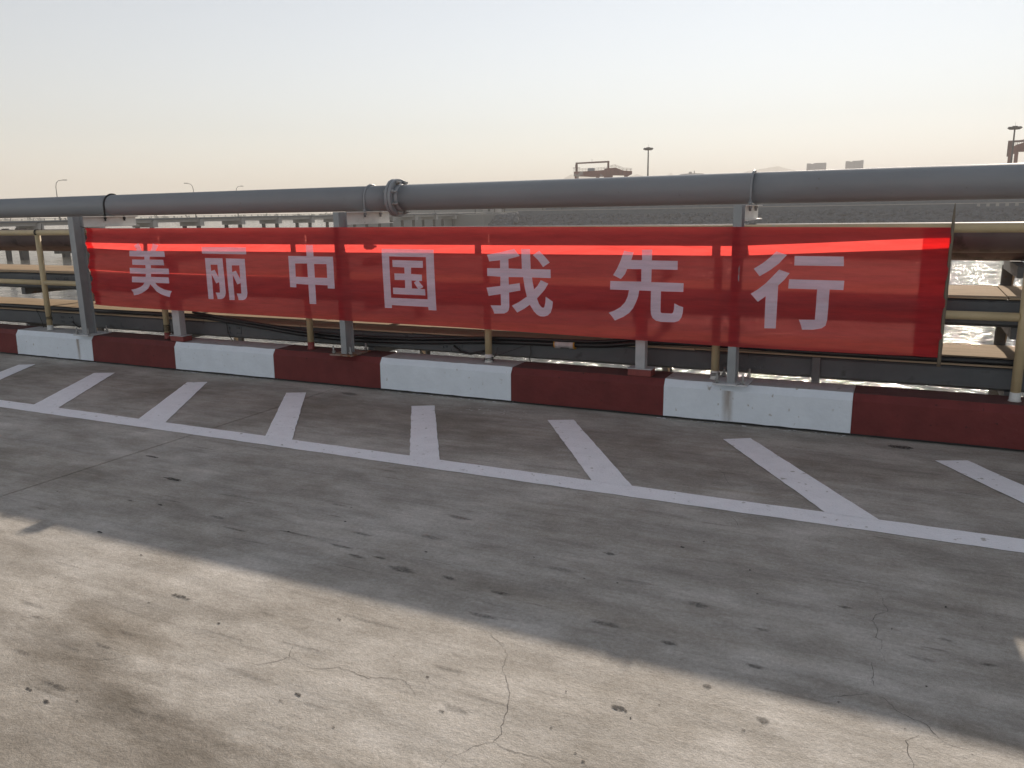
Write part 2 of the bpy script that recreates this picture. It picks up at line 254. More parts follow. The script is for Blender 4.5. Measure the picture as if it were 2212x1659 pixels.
# ---------------------------------------------------------------- materials
def concrete_material():
    m = bpy.data.materials.new('concrete_deck')
    m.use_nodes = True
    nt = m.node_tree; N = nt.nodes; L = nt.links
    b = N['Principled BSDF']
    b.inputs['Roughness'].default_value = 0.85
    b.inputs['Specular IOR Level'].default_value = 0.25
    tc = N.new('ShaderNodeTexCoord')
    def noise(scale, detail=6, rough=.6, stretch=None, rot=0):
        src = tc.outputs['Object']
        if stretch:
            mp = N.new('ShaderNodeMapping'); mp.inputs['Scale'].default_value = stretch
            mp.inputs['Rotation'].default_value = (0, 0, rot)
            L.new(src, mp.inputs['Vector']); src = mp.outputs['Vector']
        n = N.new('ShaderNodeTexNoise'); n.inputs['Scale'].default_value = scale
        n.inputs['Detail'].default_value = detail; n.inputs['Roughness'].default_value = rough
        L.new(src, n.inputs['Vector']); return n.outputs['Fac']
    def ramp(fac, p0, p1, c0, c1):
        r = N.new('ShaderNodeValToRGB'); e = r.color_ramp.elements
        e[0].position, e[1].position = p0, p1
        e[0].color, e[1].color = (*c0, 1), (*c1, 1)
        L.new(fac, r.inputs['Fac']); return r.outputs['Color']
    def mul(a, bb, f=1.0):
        x = N.new('ShaderNodeMix'); x.data_type = 'RGBA'; x.blend_type = 'MULTIPLY'
        x.inputs['Factor'].default_value = f
        L.new(a, x.inputs['A']); L.new(bb, x.inputs['B']); return x.outputs['Result']
    base = ramp(noise(0.9, 4, .65), .25, .75, (.482, .462, .432), (.610, .590, .560))
    streak = ramp(noise(2.2, 5, .72, (.5, 2.0, 1), .06), .34, .64, (.80, .80, .80), (1.06, 1.06, 1.06))
    scuff = ramp(noise(3.4, 4, .7, (.35, 5.5, 1), .0), .30, .52, (.86, .86, .86), (1.02, 1.02, 1.02))
    cloud = ramp(noise(1.15, 5, .68, (1, 1.25, 1), .4), .36, .64, (.70, .68, .65), (1.06, 1.06, 1.06))
    fine = ramp(noise(55, 3, .75), .25, .75, (.78, .77, .75), (1.16, 1.16, 1.17))
    grit = ramp(noise(260, 1, .6), .3, .72, (.82, .81, .80), (1.12, 1.12, 1.12))
    mid = ramp(noise(4.5, 5, .72, (.7, 1.5, 1)), .32, .7, (.80, .785, .76), (1.08, 1.08, 1.08))
    c = mul(mul(mul(mul(mul(mul(base, streak), fine), grit), mid), cloud), scuff)
    # old dirty patches, and broad darker areas at kerb, left and lower left
    geo = N.new('ShaderNodeNewGeometry')
    patch_noise = noise(6, 4, .65, (.6, 1.6, 1))
    for (cx, cy, sx, sy, rot, k) in ((-2.42, 1.66, .75, .15, -.22, .60), (-1.85, 1.50, .7, .16, -.1, .62), (-2.75, 1.95, .5, .12, -.2, .78), (-1.2, 1.62, .5, .14, .0, .85), (-2.9, 1.35, 2.2, .75, -.15, .68), (-4.2, 5.15, 9.0, .62, .0, .74), (-5.6, 3.1, 2.2, .5, .0, .82), (-1.25, 2.85, 1.2, .10, -.04, .84), (.2, 2.62, .45, .06, -.2, .8), (-0.75, 4.5, .35, .05, .0, .8)):
        mp = N.new('ShaderNodeMapping'); mp.vector_type = 'TEXTURE'
        mp.inputs['Location'].default_value = (cx, cy, 0)
        mp.inputs['Scale'].default_value = (sx, sy, 1)
        mp.inputs['Rotation'].default_value = (0, 0, rot)
        L.new(geo.outputs['Position'], mp.inputs['Vector'])
        ln = N.new('ShaderNodeVectorMath'); ln.operation = 'LENGTH'; L.new(mp.outputs['Vector'], ln.inputs[0])
        ad = N.new('ShaderNodeMath'); ad.operation = 'MULTIPLY_ADD'
        L.new(patch_noise, ad.inputs[0]); ad.inputs[1].default_value = 1.2
        L.new(ln.outputs['Value'], ad.inputs[2])
        hf = N.new('ShaderNodeMath'); hf.operation = 'MULTIPLY'; hf.inputs[1].default_value = .5; L.new(ad.outputs[0], hf.inputs[0])
        c = mul(c, ramp(hf.outputs[0], .36, .84, (k, k*.97, k*.93), (1, 1, 1)))
    L.new(c, b.inputs['Base Color'])
    h = N.new('ShaderNodeMath'); h.operation = 'ADD'
    L.new(noise(120, 2, .7), h.inputs[0]); L.new(noise(42, 2, .6), h.inputs[1])
    bp = N.new('ShaderNodeBump'); bp.inputs['Strength'].default_value = .6; bp.inputs['Distance'].default_value = .004
    L.new(h.outputs[0], bp.inputs['Height']); L.new(bp.outputs['Normal'], b.inputs['Normal'])
    return m

def fabric_material(name, dif, trl, trn):
    m = bpy.data.materials.new(name)
    m.use_nodes = True
    nt = m.node_tree; N = nt.nodes; L = nt.links
    N.remove(N['Principled BSDF'])
    out = N['Material Output']
    tc = N.new('ShaderNodeTexCoord')
    n = N.new('ShaderNodeTexNoise'); n.inputs['Scale'].default_value = 9; n.inputs['Detail'].default_value = 8; n.inputs['Roughness'].default_value = .7
    mp = N.new('ShaderNodeMapping'); mp.inputs['Scale'].default_value = (.25, 1, 2.5)
    L.new(tc.outputs['Object'], mp.inputs['Vector']); L.new(mp.outputs['Vector'], n.inputs['Vector'])
    w = N.new('ShaderNodeTexNoise'); w.inputs['Scale'].default_value = 420; w.inputs['Detail'].default_value = 2
    L.new(tc.outputs['Object'], w.inputs['Vector'])
    bp = N.new('ShaderNodeBump'); bp.inputs['Strength'].default_value = .25; bp.inputs['Distance'].default_value = .002
    L.new(w.outputs['Fac'], bp.inputs['Height'])
    cz = N.new('ShaderNodeTexNoise'); cz.inputs['Scale'].default_value = 3.5; cz.inputs['Detail'].default_value = 3; cz.inputs['Distortion'].default_value = .6
    cm = N.new('ShaderNodeMapping'); cm.inputs['Scale'].default_value = (.5, 1, 2.2); cm.inputs['Rotation'].default_value = (0, .35, 0)
    L.new(tc.outputs['Object'], cm.inputs['Vector']); L.new(cm.outputs['Vector'], cz.inputs['Vector'])
    b0 = N.new('ShaderNodeBump'); b0.inputs['Strength'].default_value = .6; b0.inputs['Distance'].default_value = .05
    L.new(cz.outputs['Fac'], b0.inputs['Height']); L.new(b0.outputs['Normal'], bp.inputs['Normal'])
    mul = N.new('ShaderNodeMapRange'); mul.inputs['From Min'].default_value = .25; mul.inputs['From Max'].default_value = .75
    mul.inputs['To Min'].default_value = .80; mul.inputs['To Max'].default_value = 1.12
    L.new(n.outputs['Fac'], mul.inputs['Value'])
    def shade(kind, c):
        s = N.new(kind)
        x = N.new('ShaderNodeVectorMath'); x.operation = 'SCALE'
        x.inputs[0].default_value = c
        L.new(mul.outputs['Result'], x.inputs['Scale'])
        L.new(x.outputs['Vector'], s.inputs['Color'])
        if kind.endswith('Refraction'):
            s.inputs['IOR'].default_value = 1.05; s.inputs['Roughness'].default_value = .6
        elif 'Normal' in s.inputs: L.new(bp.outputs['Normal'], s.inputs['Normal'])
        return s
    a = N.new('ShaderNodeAddShader')
    L.new(shade('ShaderNodeBsdfDiffuse', dif).outputs[0], a.inputs[0]); L.new(shade('ShaderNodeBsdfTranslucent', trl).outputs[0], a.inputs[1])
    res = a
    if trn:
        a2 = N.new('ShaderNodeAddShader')
        L.new(a.outputs[0], a2.inputs[0]); L.new(shade('ShaderNodeBsdfRefraction', trn).outputs[0], a2.inputs[1])
        res = a2
    L.new(res.outputs[0], out.inputs['Surface'])
    return m

M_conc = concrete_material()
M_line = mat('line_paint', (.91, .91, .94), .7, var=.05, scale=9, bump=.5, bscale=70, spot=(.50, .49, .47), spot_scale=20, spot_cut=.64)
M_white = mat('kerb_white', (.73, .785, .85), .6, var=.05, scale=7, bump=.5, bscale=26, spot=(.42, .41, .39), spot_scale=24, spot_cut=.655)
M_red = mat('kerb_red', (.15, .028, .027), .65, var=.16, scale=6, bump=.5, bscale=26, spot=(.055, .018, .018), spot_scale=26, spot_cut=.66, spec=.3)
M_wtop = mat('kerb_white_dusty', (.46, .45, .45), .8, var=.12, scale=9, bump=.4, bscale=30, spot=(.30, .28, .26), spot_scale=18, spot_cut=.62)
M_rtop = mat('kerb_red_dusty', (.115, .045, .042), .8, var=.15, scale=9, bump=.4, bscale=30)
M_post = mat('post_grey', (.29, .30, .31), .5, var=.10, scale=9, bump=.1, spot=(.28, .28, .28), spot_scale=30, spot_cut=.68)
M_brkt = mat('bracket_paint', (.74, .72, .69), .5, var=.10, scale=8, spot=(.5, .46, .42), spot_scale=18, spot_cut=.66)
M_pipe = mat('pipe_grey', (.26, .275, .295), .42, var=.07, scale=3, bump=.08, bscale=60, stretch=(.4, 1, 1), spot=(.20, .195, .19), spot_scale=22, spot_cut=.68)
M_dark = mat('black_steel', (.02, .02, .022), .5, var=.2, scale=20)
M_bolt = mat('bolt_steel', (.32, .32, .31), .45, .4, var=.3, scale=60, spot=(.16, .09, .06), spot_scale=70, spot_cut=.58)
M_rust = mat('rusty_plate', (.30, .22, .18), .7, var=.25, scale=20, spot=(.22, .09, .04), spot_scale=14, spot_cut=.52)
M_plate = mat('plate_white', (.60, .61, .62), .6, var=.1, scale=15, spot=(.25, .22, .2), spot_scale=22, spot_cut=.62)
M_rail = mat('rail_yellow', (.50, .395, .235), .5, var=.10, scale=7, bump=.08, spot=(.38, .36, .30), spot_scale=14, spot_cut=.68)
M_tray = mat('tray_grey', (.085, .09, .095), .6, var=.15, scale=4, bump=.1, spot=(.05, .05, .05), spot_scale=8, spot_cut=.64)
M_cover = mat('tray_cover', (.38, .29, .20), .9, spec=.08, var=.16, scale=3, stretch=(.6, 5, 1), bump=.15, bscale=20)
M_brown = mat('pipe_brown', (.115, .085, .085), .5, var=.18, scale=5, spot=(.06, .045, .045), spot_scale=7, spot_cut=.6)
M_rack = mat('rack_steel', (.10, .10, .10), .6, var=.2, scale=8, spot=(.10, .05, .03), spot_scale=12, spot_cut=.62)
M_chan = mat('channel_paint', (.43, .43, .44), .6, var=.12, scale=10, spot=(.2, .2, .2), spot_scale=34, spot_cut=.66)
M_redbase = mat('base_red', (.22, .045, .04), .6, var=.15, scale=20)
M_black = mat('rubber_black', (.012, .012, .013), .4, var=.2, scale=10)
M_plastic = mat('coupling_plastic', (.55, .52, .52), .4, var=.06, scale=30)
M_yellow = mat('yellow_ring', (.55, .30, .04), .5, var=.08, scale=40)
M_bamboo = mat('bamboo', (.15, .12, .085), .6, var=.2, scale=18, stretch=(1, 1, .3))
M_wire = mat('wire_black', (.015, .014, .013), .5, var=.2, scale=50)
M_paintfoot = mat('foot_white', (.62, .62, .60), .6, var=.1, scale=30)
M_fab = fabric_material('banner_red', (.10, .026, .032), (.72, .074, .064), (.18, .058, .05))
M_hem = fabric_material('banner_hem', (.14, .026, .032), (.60, .055, .05), (.25, .07, .06))
M_char = fabric_material('character_white', (.54, .475, .555), (.44, .36, .40), None)
M_farc = mat('far_concrete', (.145, .16, .18), .8, var=.18, scale=.5, stretch=(1, 1, 3))
M_farl = mat('far_concrete_light', (.36, .35, .34), .8, var=.12, scale=.6)
M_fard = mat('far_concrete_dark', (.035, .036, .038), .8, var=.15, scale=.6)
M_rock = mat('rock', (.105, .115, .13), .9, var=.35, scale=.8)
M_crane = mat('crane_red', (.20, .085, .07), .6, var=.2, scale=.4, spot=(.34, .30, .28), spot_scale=.25, spot_cut=.60)
M_craned = mat('crane_dark', (.14, .07, .06), .6, var=.15, scale=.5)
M_farst = mat('far_steel', (.06, .06, .06), .6, var=.1, scale=1)
M_bld = mat('far_building', (.26, .27, .30), .8, var=.12, scale=.05, stretch=(8, 8, .6))
M_leaf = mat('foliage', (.055, .075, .035), .8, var=.35, scale=.5)
M_land = mat('far_land', (.11, .13, .06), .9, var=.3, scale=.02)
M_hill = mat('far_hill', (.09, .11, .08), .9, var=.2, scale=.003)
M_yard = mat('yard_concrete', (.25, .25, .24), .9, var=.15, scale=.05)

def water_material():
    m = bpy.data.materials.new('sea_water')
    m.use_nodes = True
    nt = m.node_tree; N = nt.nodes; L = nt.links
    b = N['Principled BSDF']
    b.inputs['Base Color'].default_value = (.10, .095, .08, 1)
    b.inputs['Roughness'].default_value = .08
    b.inputs['IOR'].default_value = 1.33
    tc = N.new('ShaderNodeTexCoord')
    def noise(scale, st, rot=0., detail=4):
        mp = N.new('ShaderNodeMapping'); mp.inputs['Scale'].default_value = st; mp.inputs['Rotation'].default_value = (0, 0, rot)
        L.new(tc.outputs['Object'], mp.inputs['Vector'])
        n = N.new('ShaderNodeTexNoise'); n.inputs['Scale'].default_value = scale; n.inputs['Detail'].default_value = detail
        n.inputs['Roughness'].default_value = .65
        L.new(mp.outputs['Vector'], n.inputs['Vector']); return n.outputs['Fac']
    def mad(x, k, y):
        q = N.new('ShaderNodeMath'); q.operation = 'MULTIPLY_ADD'; q.inputs[1].default_value = k
        L.new(x, q.inputs[0]); L.new(y, q.inputs[2]); return q.outputs[0]
    h = mad(noise(1.8, (1, 1, 1), .3, 3), .22, mad(noise(.55, (1, .8, 1), .5, 3), .6, noise(.12, (1, .7, 1), .15, 2)))
    bp = N.new('ShaderNodeBump'); bp.inputs['Strength'].default_value = 1.0; bp.inputs['Distance'].default_value = 1.05
    L.new(h, bp.inputs['Height']); L.new(bp.outputs['Normal'], b.inputs['Normal'])
    return m
M_water = water_material()

# ---------------------------------------------------------------- the setting: water, deck, kerb
WATER_Z = -5.0
w = MB(); w.quad((-4200, 6.0, WATER_Z), (4200, 6.0, WATER_Z), (4200, 4800, WATER_Z), (-4200, 4800, WATER_Z))
tag(w.build('water', M_water), kind='structure')

JX = -4.70                                      # slab joint across the deck
deck = empty('pavement'); tag(deck, kind='structure')
def slab(x0, x1):
    s = MB(); s.box(x0, x1, -45, 6.22, -6.2, 0.0)
    o = s.build('slab', M_conc, deck)
    return o
slab(-90, JX-9.6-.006); slab(JX-9.6+.006, JX-.006); slab(JX+.006, JX+9.6-.006); slab(JX+9.6+.006, 60)
s = MB(); s.box(-90, 60, -44, 6.0, -1.0, -.02); s.build('joint_filler', M_dark, deck)

# painted edge line with its slanted bars
pl = MB()
def wob(a, b, n, amp):
    return [(a[0]+(b[0]-a[0])*t/n+random.uniform(-amp, amp)*(0 < t < n), a[1]+(b[1]-a[1])*t/n+random.uniform(-amp, amp)*(0 < t < n)) for t in range(n+1)]
lo = wob((-40, 4.172), (20, 4.172), 600, .0035); hi = wob((-40, 4.352), (20, 4.352), 600, .0035)
for k in range(600):
    pl.quad((*lo[k], .003), (*lo[k+1], .003), (*hi[k+1], .003), (*hi[k], .003))
pl.build('painted_line', M_line, deck)
BARS = [(-8.823, -8.664, -8.10, -7.80), (-7.571, -7.363, -6.814, -6.49), (-6.247, -6.067, -5.508, -5.207), (-5.0, -4.841, -4.181, -3.931), (-3.653, -3.482, -2.926, -2.694), (-2.414, -2.231, -1.636, -1.384), (-1.069, -.899, -.323, -.062), (.251, .435, .98, 1.23)]
BARS = [tuple(q-1.298*k for q in BARS[0]) for k in range(6, 0, -1)] + BARS + [tuple(q+1.298*k for q in BARS[-1]) for k in range(1, 4)]
for tl_, tr_, bl_, br_ in BARS:
    b = MB()
    a0, a1 = (tl_, 5.54+random.uniform(-.012, .012)), (tr_, 5.635+random.uniform(-.012, .012))
    b0, b1 = (bl_+.035, 4.340), (br_+.035, 4.340)
    l1, l2 = wob(a0, b0, 24, .003), wob(a1, b1, 24, .003)
    for j in range(24):
        b.quad((*l1[j], .0046), (*l1[j+1], .0046), (*l2[j+1], .0046), (*l2[j], .0046))
    b.build('painted_bar', M_line, deck)

# hairline cracks
def crack_material():
    m = bpy.data.materials.new('crack_dark'); m.use_nodes = True
    m.node_tree.nodes['Principled BSDF'].inputs['Base Color'].default_value = (.075, .07, .066, 1)
    m.node_tree.nodes['Principled BSDF'].inputs['Roughness'].default_value = 1
    return m
M_crack = crack_material()
for c in CRACKS:
    pts = [Vector((x, y, 0)) for x, y in c]
    fine = []
    for a, b in zip(pts, pts[1:]):
        n = max(2, int((b-a).length/.012))
        for k in range(n):
            fine.append(a.lerp(b, k/n)+Vector((random.uniform(-.003, .003), random.uniform(-.004, .004), 0)))
    fine.append(pts[-1])
    cr = MB()
    n = len(fine)
    wd = [random.uniform(.0004, .0011)*(.4+.6*math.sin(math.pi*min(1, max(0, (k+.5)/n)))) for k in range(n)]
    side = []
    for k, p in enumerate(fine):
        t = (fine[min(k+1, n-1)]-fine[max(k-1, 0)]).normalized()
        nn = Vector((-t.y, t.x, 0))
        side.append((p+nn*wd[k], p-nn*wd[k]))
    for k in range(n-1):
        (a, b), (c2, d) = side[k], side[k+1]
        cr.quad((a.x, a.y, .0012), (b.x, b.y, .0012), (d.x, d.y, .0012), (c2.x, c2.y, .0012))
    cr.build('crack', M_crack, deck)

# oil spots, tyre scuffs and small dark droppings
def stain_material():
    m = bpy.data.materials.new('stain'); m.use_nodes = True
    nt = m.node_tree; N = nt.nodes; L = nt.links
    b = N['Principled BSDF']; b.inputs['Base Color'].default_value = (.035, .032, .030, 1); b.inputs['Roughness'].default_value = .8
    at = N.new('ShaderNodeAttribute'); at.attribute_name = 'opacity'
    n = N.new('ShaderNodeTexNoise'); n.inputs['Scale'].default_value = 70; n.inputs['Detail'].default_value = 5
    tc = N.new('ShaderNodeTexCoord'); L.new(tc.outputs['Object'], n.inputs['Vector'])
    mr = N.new('ShaderNodeMapRange'); mr.inputs['From Min'].default_value = .35; mr.inputs['From Max'].default_value = .6
    mr.inputs['To Min'].default_value = .35; mr.inputs['To Max'].default_value = 1.1
    L.new(n.outputs['Fac'], mr.inputs['Value'])
    mu = N.new('ShaderNodeMath'); mu.operation = 'MULTIPLY'; mu.use_clamp = True
    L.new(at.outputs['Fac'], mu.inputs[0]); L.new(mr.outputs['Result'], mu.inputs[1])
    L.new(mu.outputs[0], b.inputs['Alpha'])
    return m
M_stain = stain_material()
sv, sf, so = [], [], []
def blob(cx, cy, ux, uy, vx, vy, a):
    n = 14; i = len(sv)
    sv.append((cx, cy, .0022)); so.append(a)
    ph = [random.uniform(.72, 1.15) for _ in range(n)]
    soft = 1.0 if a > .68 else .0
    for ring, op in ((.6, a), (1.0 if a > .68 else 1.2, a*soft*.8)):
        for j in range(n):
            t = 2*math.pi*j/n
            c, s_ = math.cos(t)*ring*ph[j], math.sin(t)*ring*ph[j]
            sv.append((cx+ux*c+vx*s_, cy+uy*c+vy*s_, .0022)); so.append(op)
    for j in range(n):
        sf.append((i, i+1+j, i+1+(j+1) % n))
        sf.append((i+1+j, i+1+n+j, i+1+n+(j+1) % n, i+1+(j+1) % n))
for st in STAINS: blob(*st[:6], min(1, st[6]*1.05))
rnd = random.Random(3)
for k in range(190):
    x, y = rnd.uniform(-9, 1.5), rnd.uniform(1.4, 5.9)
    if rnd.random() < .15:
        r = rnd.uniform(.002, .006); blob(x, y, r*1.4, 0, 0, r, rnd.uniform(.7, 1))
    else:
        l = rnd.uniform(.03, .16); blob(x, y, l, rnd.uniform(-.006, .004), 0, rnd.uniform(.004, .011), rnd.uniform(.12, .32))
me = bpy.data.meshes.new('stains'); me.from_pydata(sv, [], sf)
at = me.attributes.new('opacity', 'FLOAT', 'POINT'); at.data.foreach_set('value', so)
me.materials.append(M_stain)
o = bpy.data.objects.new('stains', me); o.parent = deck; col.objects.link(o); o['kind'] = 'stuff'

# the kerb: red and white painted concrete blocks
kerb = empty('kerb'); tag(kerb, kind='structure')
edges = [-17.40, -16.08, -14.76, -13.43, -12.10, -10.78, -9.46, -8.13, -6.85, -5.507, -4.25, -2.926, -1.617, -.272, 1.045, 2.36, 3.67, 4.98, 6.3]
for k in range(len(edges)-1):
    x0, x1 = edges[k], edges[k+1]
    white = (k % 2 == 0)
    b = MB()
    n = 14
    prof = [(5.995, -.03), (5.995, .017), (5.960, .021), (5.965, .252), (6.000, .303), (6.268, .306), (6.268, -.03)]
    npf = len(prof)
    for i in range(n+1):
        x = x0+.001+(x1-x0-.002)*i/n
        for j, (y, z) in enumerate(prof):
            jit = 0.0022 if 1 < j < 5 else 0
            b.v.append((x + (0 if 0 < i < n else random.uniform(-.0, .0)), y+random.uniform(-jit, jit)*.6, z+random.uniform(-jit, jit)))
    for i in range(n):
        for j in range(npf-1):
            b.f.append((i*npf+j, (i+1)*npf+j, (i+1)*npf+j+1, i*npf+j+1)); b.sm.append(False)
    b.f.append(tuple(range(npf))); b.sm.append(False)
    b.f.append(tuple(n*npf+q for q in range(npf-1, -1, -1))); b.sm.append(False)
    o = b.build('kerb_block', M_white if white else M_red, kerb)
    o.data.materials.append(M_wtop if white else M_rtop)      # dust lies on the flat top
    o.data.materials.append(M_dark)                           # recess faces of the gap under the block coloured black
    for i in range(n):
        o.data.polygons[i*(npf-1)+4].material_index = 1
        o.data.polygons[i*(npf-1)].material_index = o.data.polygons[i*(npf-1)+1].material_index = 2
# flakes and drips of white paint at the foot of the white blocks
fl = MB()
for k in range(len(edges)-1):
    if k % 2 == 0 and -10 < edges[k] < 1:
        for q in range(46):
            x = random.uniform(edges[k]-.05, edges[k+1]+.02); y = 5.955-abs(random.gauss(0, .012)); l = random.uniform(.006, .05); hgt = random.uniform(.002, .007)
            fl.quad((x, y-hgt, .0026), (x+l, y-hgt*.6, .0026), (x+l*.9, y+hgt, .0026), (x+l*.1, y+hgt*.8, .0026))
for q in range(40):
    x, y = random.gauss(-2.95, .16), random.gauss(5.62, .06)
    l = random.uniform(.004, .02)
    fl.quad((x, y, .0026), (x+l, y+random.uniform(-.004, .004), .0026), (x+l, y+.004, .0026), (x, y+.004, .0026))
o = fl.build('paint_flakes', M_line, deck); o['kind'] = 'stuff'
# rust runs on two white blocks
def rust_run(cx, w_):
    m = bpy.data.materials.get('rust_run')
    if not m:
        m = bpy.data.materials.new('rust_run'); m.use_nodes = True
        nt = m.node_tree; N = nt.nodes; L = nt.links
        b = N['Principled BSDF']; b.inputs['Base Color'].default_value = (.32, .21, .12, 1); b.inputs['Roughness'].default_value = .8
        at = N.new('ShaderNodeAttribute'); at.attribute_name = 'opacity'
        n = N.new('ShaderNodeTexNoise'); n.inputs['Scale'].default_value = 40
        tc = N.new('ShaderNodeTexCoord'); mp = N.new('ShaderNodeMapping'); mp.inputs['Scale'].default_value = (1, 1, .12)
        L.new(tc.outputs['Object'], mp.inputs['Vector']); L.new(mp.outputs['Vector'], n.inputs['Vector'])
        mu = N.new('ShaderNodeMath'); mu.operation = 'MULTIPLY'; L.new(at.outputs['Fac'], mu.inputs[0]); L.new(n.outputs['Fac'], mu.inputs[1])
        L.new(mu.outputs[0], b.inputs['Alpha'])
    me = bpy.data.meshes.new('rust_run')
    zs = [.255, .20, .13, .06, .02]; xs = [-1, -.35, .2, 1]; ops = [[0, .8, 1., 0], [0, .7, .9, 0], [0, .5, .8, 0], [0, .4, .6, 0], [0, .3, .4, 0]]
    v = [(cx+w_*x, 5.9555+.004*(z/.26), z) for z in zs for x in xs]
    f = [(r*4+c, r*4+c+1, r*4+c+5, r*4+c+4) for r in range(4) for c in range(3)]
    me.from_pydata(v, [], f)
    at = me.attributes.new('opacity', 'FLOAT', 'POINT'); at.data.foreach_set('value', [q for r in ops for q in r])
    me.materials.append(m)
    o = bpy.data.objects.new('rust_run', me); o.parent = kerb; col.objects.link(o)
rust_run(-8.36, .03); rust_run(-1.13, .05)

# ---------------------------------------------------------------- steel posts carrying the pipe
POSTS = [(-8.205, .085), (-4.635, .060), (-1.110, .060)]
PIPE_Y, PIPE_Z, PIPE_R = 6.50, 1.7245, .117
def hbeam_profile(wd, y0, y1, tf, tw):
    h = wd/2; t = tw/2
    return [(-h, y0), (h, y0), (h, y0+tf), (t, y0+tf), (t, y1-tf), (h, y1-tf), (h, y1), (-h, y1), (-h, y1-tf), (-t, y1-tf), (-t, y0+tf), (-h, y0+tf)]
bolt_b = MB(); bolt_b.tube([(0, 0, 0), (0, 0, .075)], .0075, 8); bolt_b.tube([(0, 0, .012), (0, 0, .030)], .017, 6, smooth=False)
bolt_src = None
def steel_post(cx, wd, label, plate_mat):
    global bolt_src
    t = empty('steel_post', (cx, 5.9475, .306)); tag(t, label, 'post', 'steel posts carrying the grey pipe')
    c = MB(); c.prism(hbeam_profile(wd, 0, .125, .009, .010), 'z', .012, 1.298); bevel(c.build('column', M_post, t), .0015, 1)
    p = MB(); p.box(-.125, .125, -.055, .245, .001, .013); bevel(p.build('base_plate', plate_mat, t), .002, 1)
    for x, y in ((-.095, -.025), (.095, -.025), (-.095, .21), (.095, .21)):
        if bolt_src is None:
            bolt_src = bolt_b.build('anchor_bolt', M_bolt, t, (x, y, .012))
        else:
            inst('anchor_bolt', bolt_src, t, (x, y, .012), (random.uniform(-.08, .08), random.uniform(-.08, .08), random.uniform(0, 1)))
    b = MB()                                     # the stub beam the pipe lies on
    y0, y1 = .126, .85
    b.box(-.004, .004, y0, y1-.012, 1.192, 1.288)
    b.box(-.034, .034, y0, y1, 1.288, 1.296)
    b.box(-.034, .034, y0, y1+.008, 1.184, 1.192)
    b.build('bracket', M_brkt, t)
    g = MB(); g.poly([(-.004, .010, 1.180), (-.004, .10, 1.180), (-.004, .012, 1.27)]); g.poly([(.004, .010, 1.180), (.004, .012, 1.27), (.004, .10, 1.180)])
    g.build('gusset', M_post, t)
    return t
steel_post(*POSTS[0], 'grey steel post at the left end of the red banner', M_plate)
steel_post(*POSTS[1], 'grey steel post on a rusty base plate near the pipe flange', M_rust)
steel_post(*POSTS[2], 'grey steel post on a white base plate behind the right part of the banner', M_plate)

# ---------------------------------------------------------------- the big grey pipe
pipe = empty('grey_pipe', (-4.337, PIPE_Y, PIPE_Z)); pipe.rotation_euler = (0, -.0009, 0); tag(pipe, 'thick grey pipe with a bolted flange running above the red banner', 'pipe')
FX = 0.0
def ring(x0, x1, r0, r1=None, n=48):
    m = MB(); m.tube([(x0, 0, 0), (x1, 0, 0)], [r0, r1 or r0], n); return m
ring(-40, FX-.03, PIPE_R, n=64).build('pipe_section', M_pipe, pipe)
ring(FX+.03, 40, PIPE_R, n=64).build('pipe_section', M_pipe, pipe)
f1 = MB(); f1.tube([(-.032, 0, 0), (-.030, 0, 0), (-.0045, 0, 0), (-.0025, 0, 0)], [.170, .172, .172, .170], 48); f1.build('flange', M_pipe, pipe)
f2 = MB(); f2.tube([(.0025, 0, 0), (.0045, 0, 0), (.034, 0, 0), (.036, 0, 0)], [.170, .172, .172, .170], 48); f2.build('flange', M_pipe, pipe)
ring(.036, .075, .135, .117).build('weld_neck', M_pipe, pipe)
ring(-.07, -.032, .117, .134).build('weld_neck', M_pipe, pipe)
ring(-.004, .004, .158).build('gasket', M_dark, pipe)
for k in range(8):
    a = 2*math.pi*(k+.5)/8
    y, z = .146*math.cos(a), .146*math.sin(a)
    bm = MB(); bm.tube([(-.055, y, z), (.085+random.uniform(-.008, .012), y, z)], .010, 8)
    bm.tube([(.036, y, z), (.056, y, z)], .019, 6, smooth=False); bm.tube([(-.050, y, z), (-.033, y, z)], .019, 6, smooth=False)
    bm.build('flange_bolt', M_bolt if k % 3 else M_post, pipe)
for (cx, wd), dark in zip(POSTS, (True, False, False)):
    u = MB()
    x = cx+.012-(-4.337)
    pts = [(x, -PIPE_R-.009, -.17)] + [(x, -(PIPE_R+.009)*math.cos(R(a)), (PIPE_R+.009)*math.sin(R(a))) for a in range(0, 181, 12)] + [(x, PIPE_R+.009, -.17)]
    u.tube(pts, .0095, 8)
    for y in (-PIPE_R-.009, PIPE_R+.009):
        u.tube([(x, y, -.150), (x, y, -.134)], .017, 6, smooth=False)
        u.tube([(x, y, -.113), (x, y, -.100)], .017, 6, smooth=False)
    u.build('u_bolt', M_dark if dark else M_pipe, pipe)

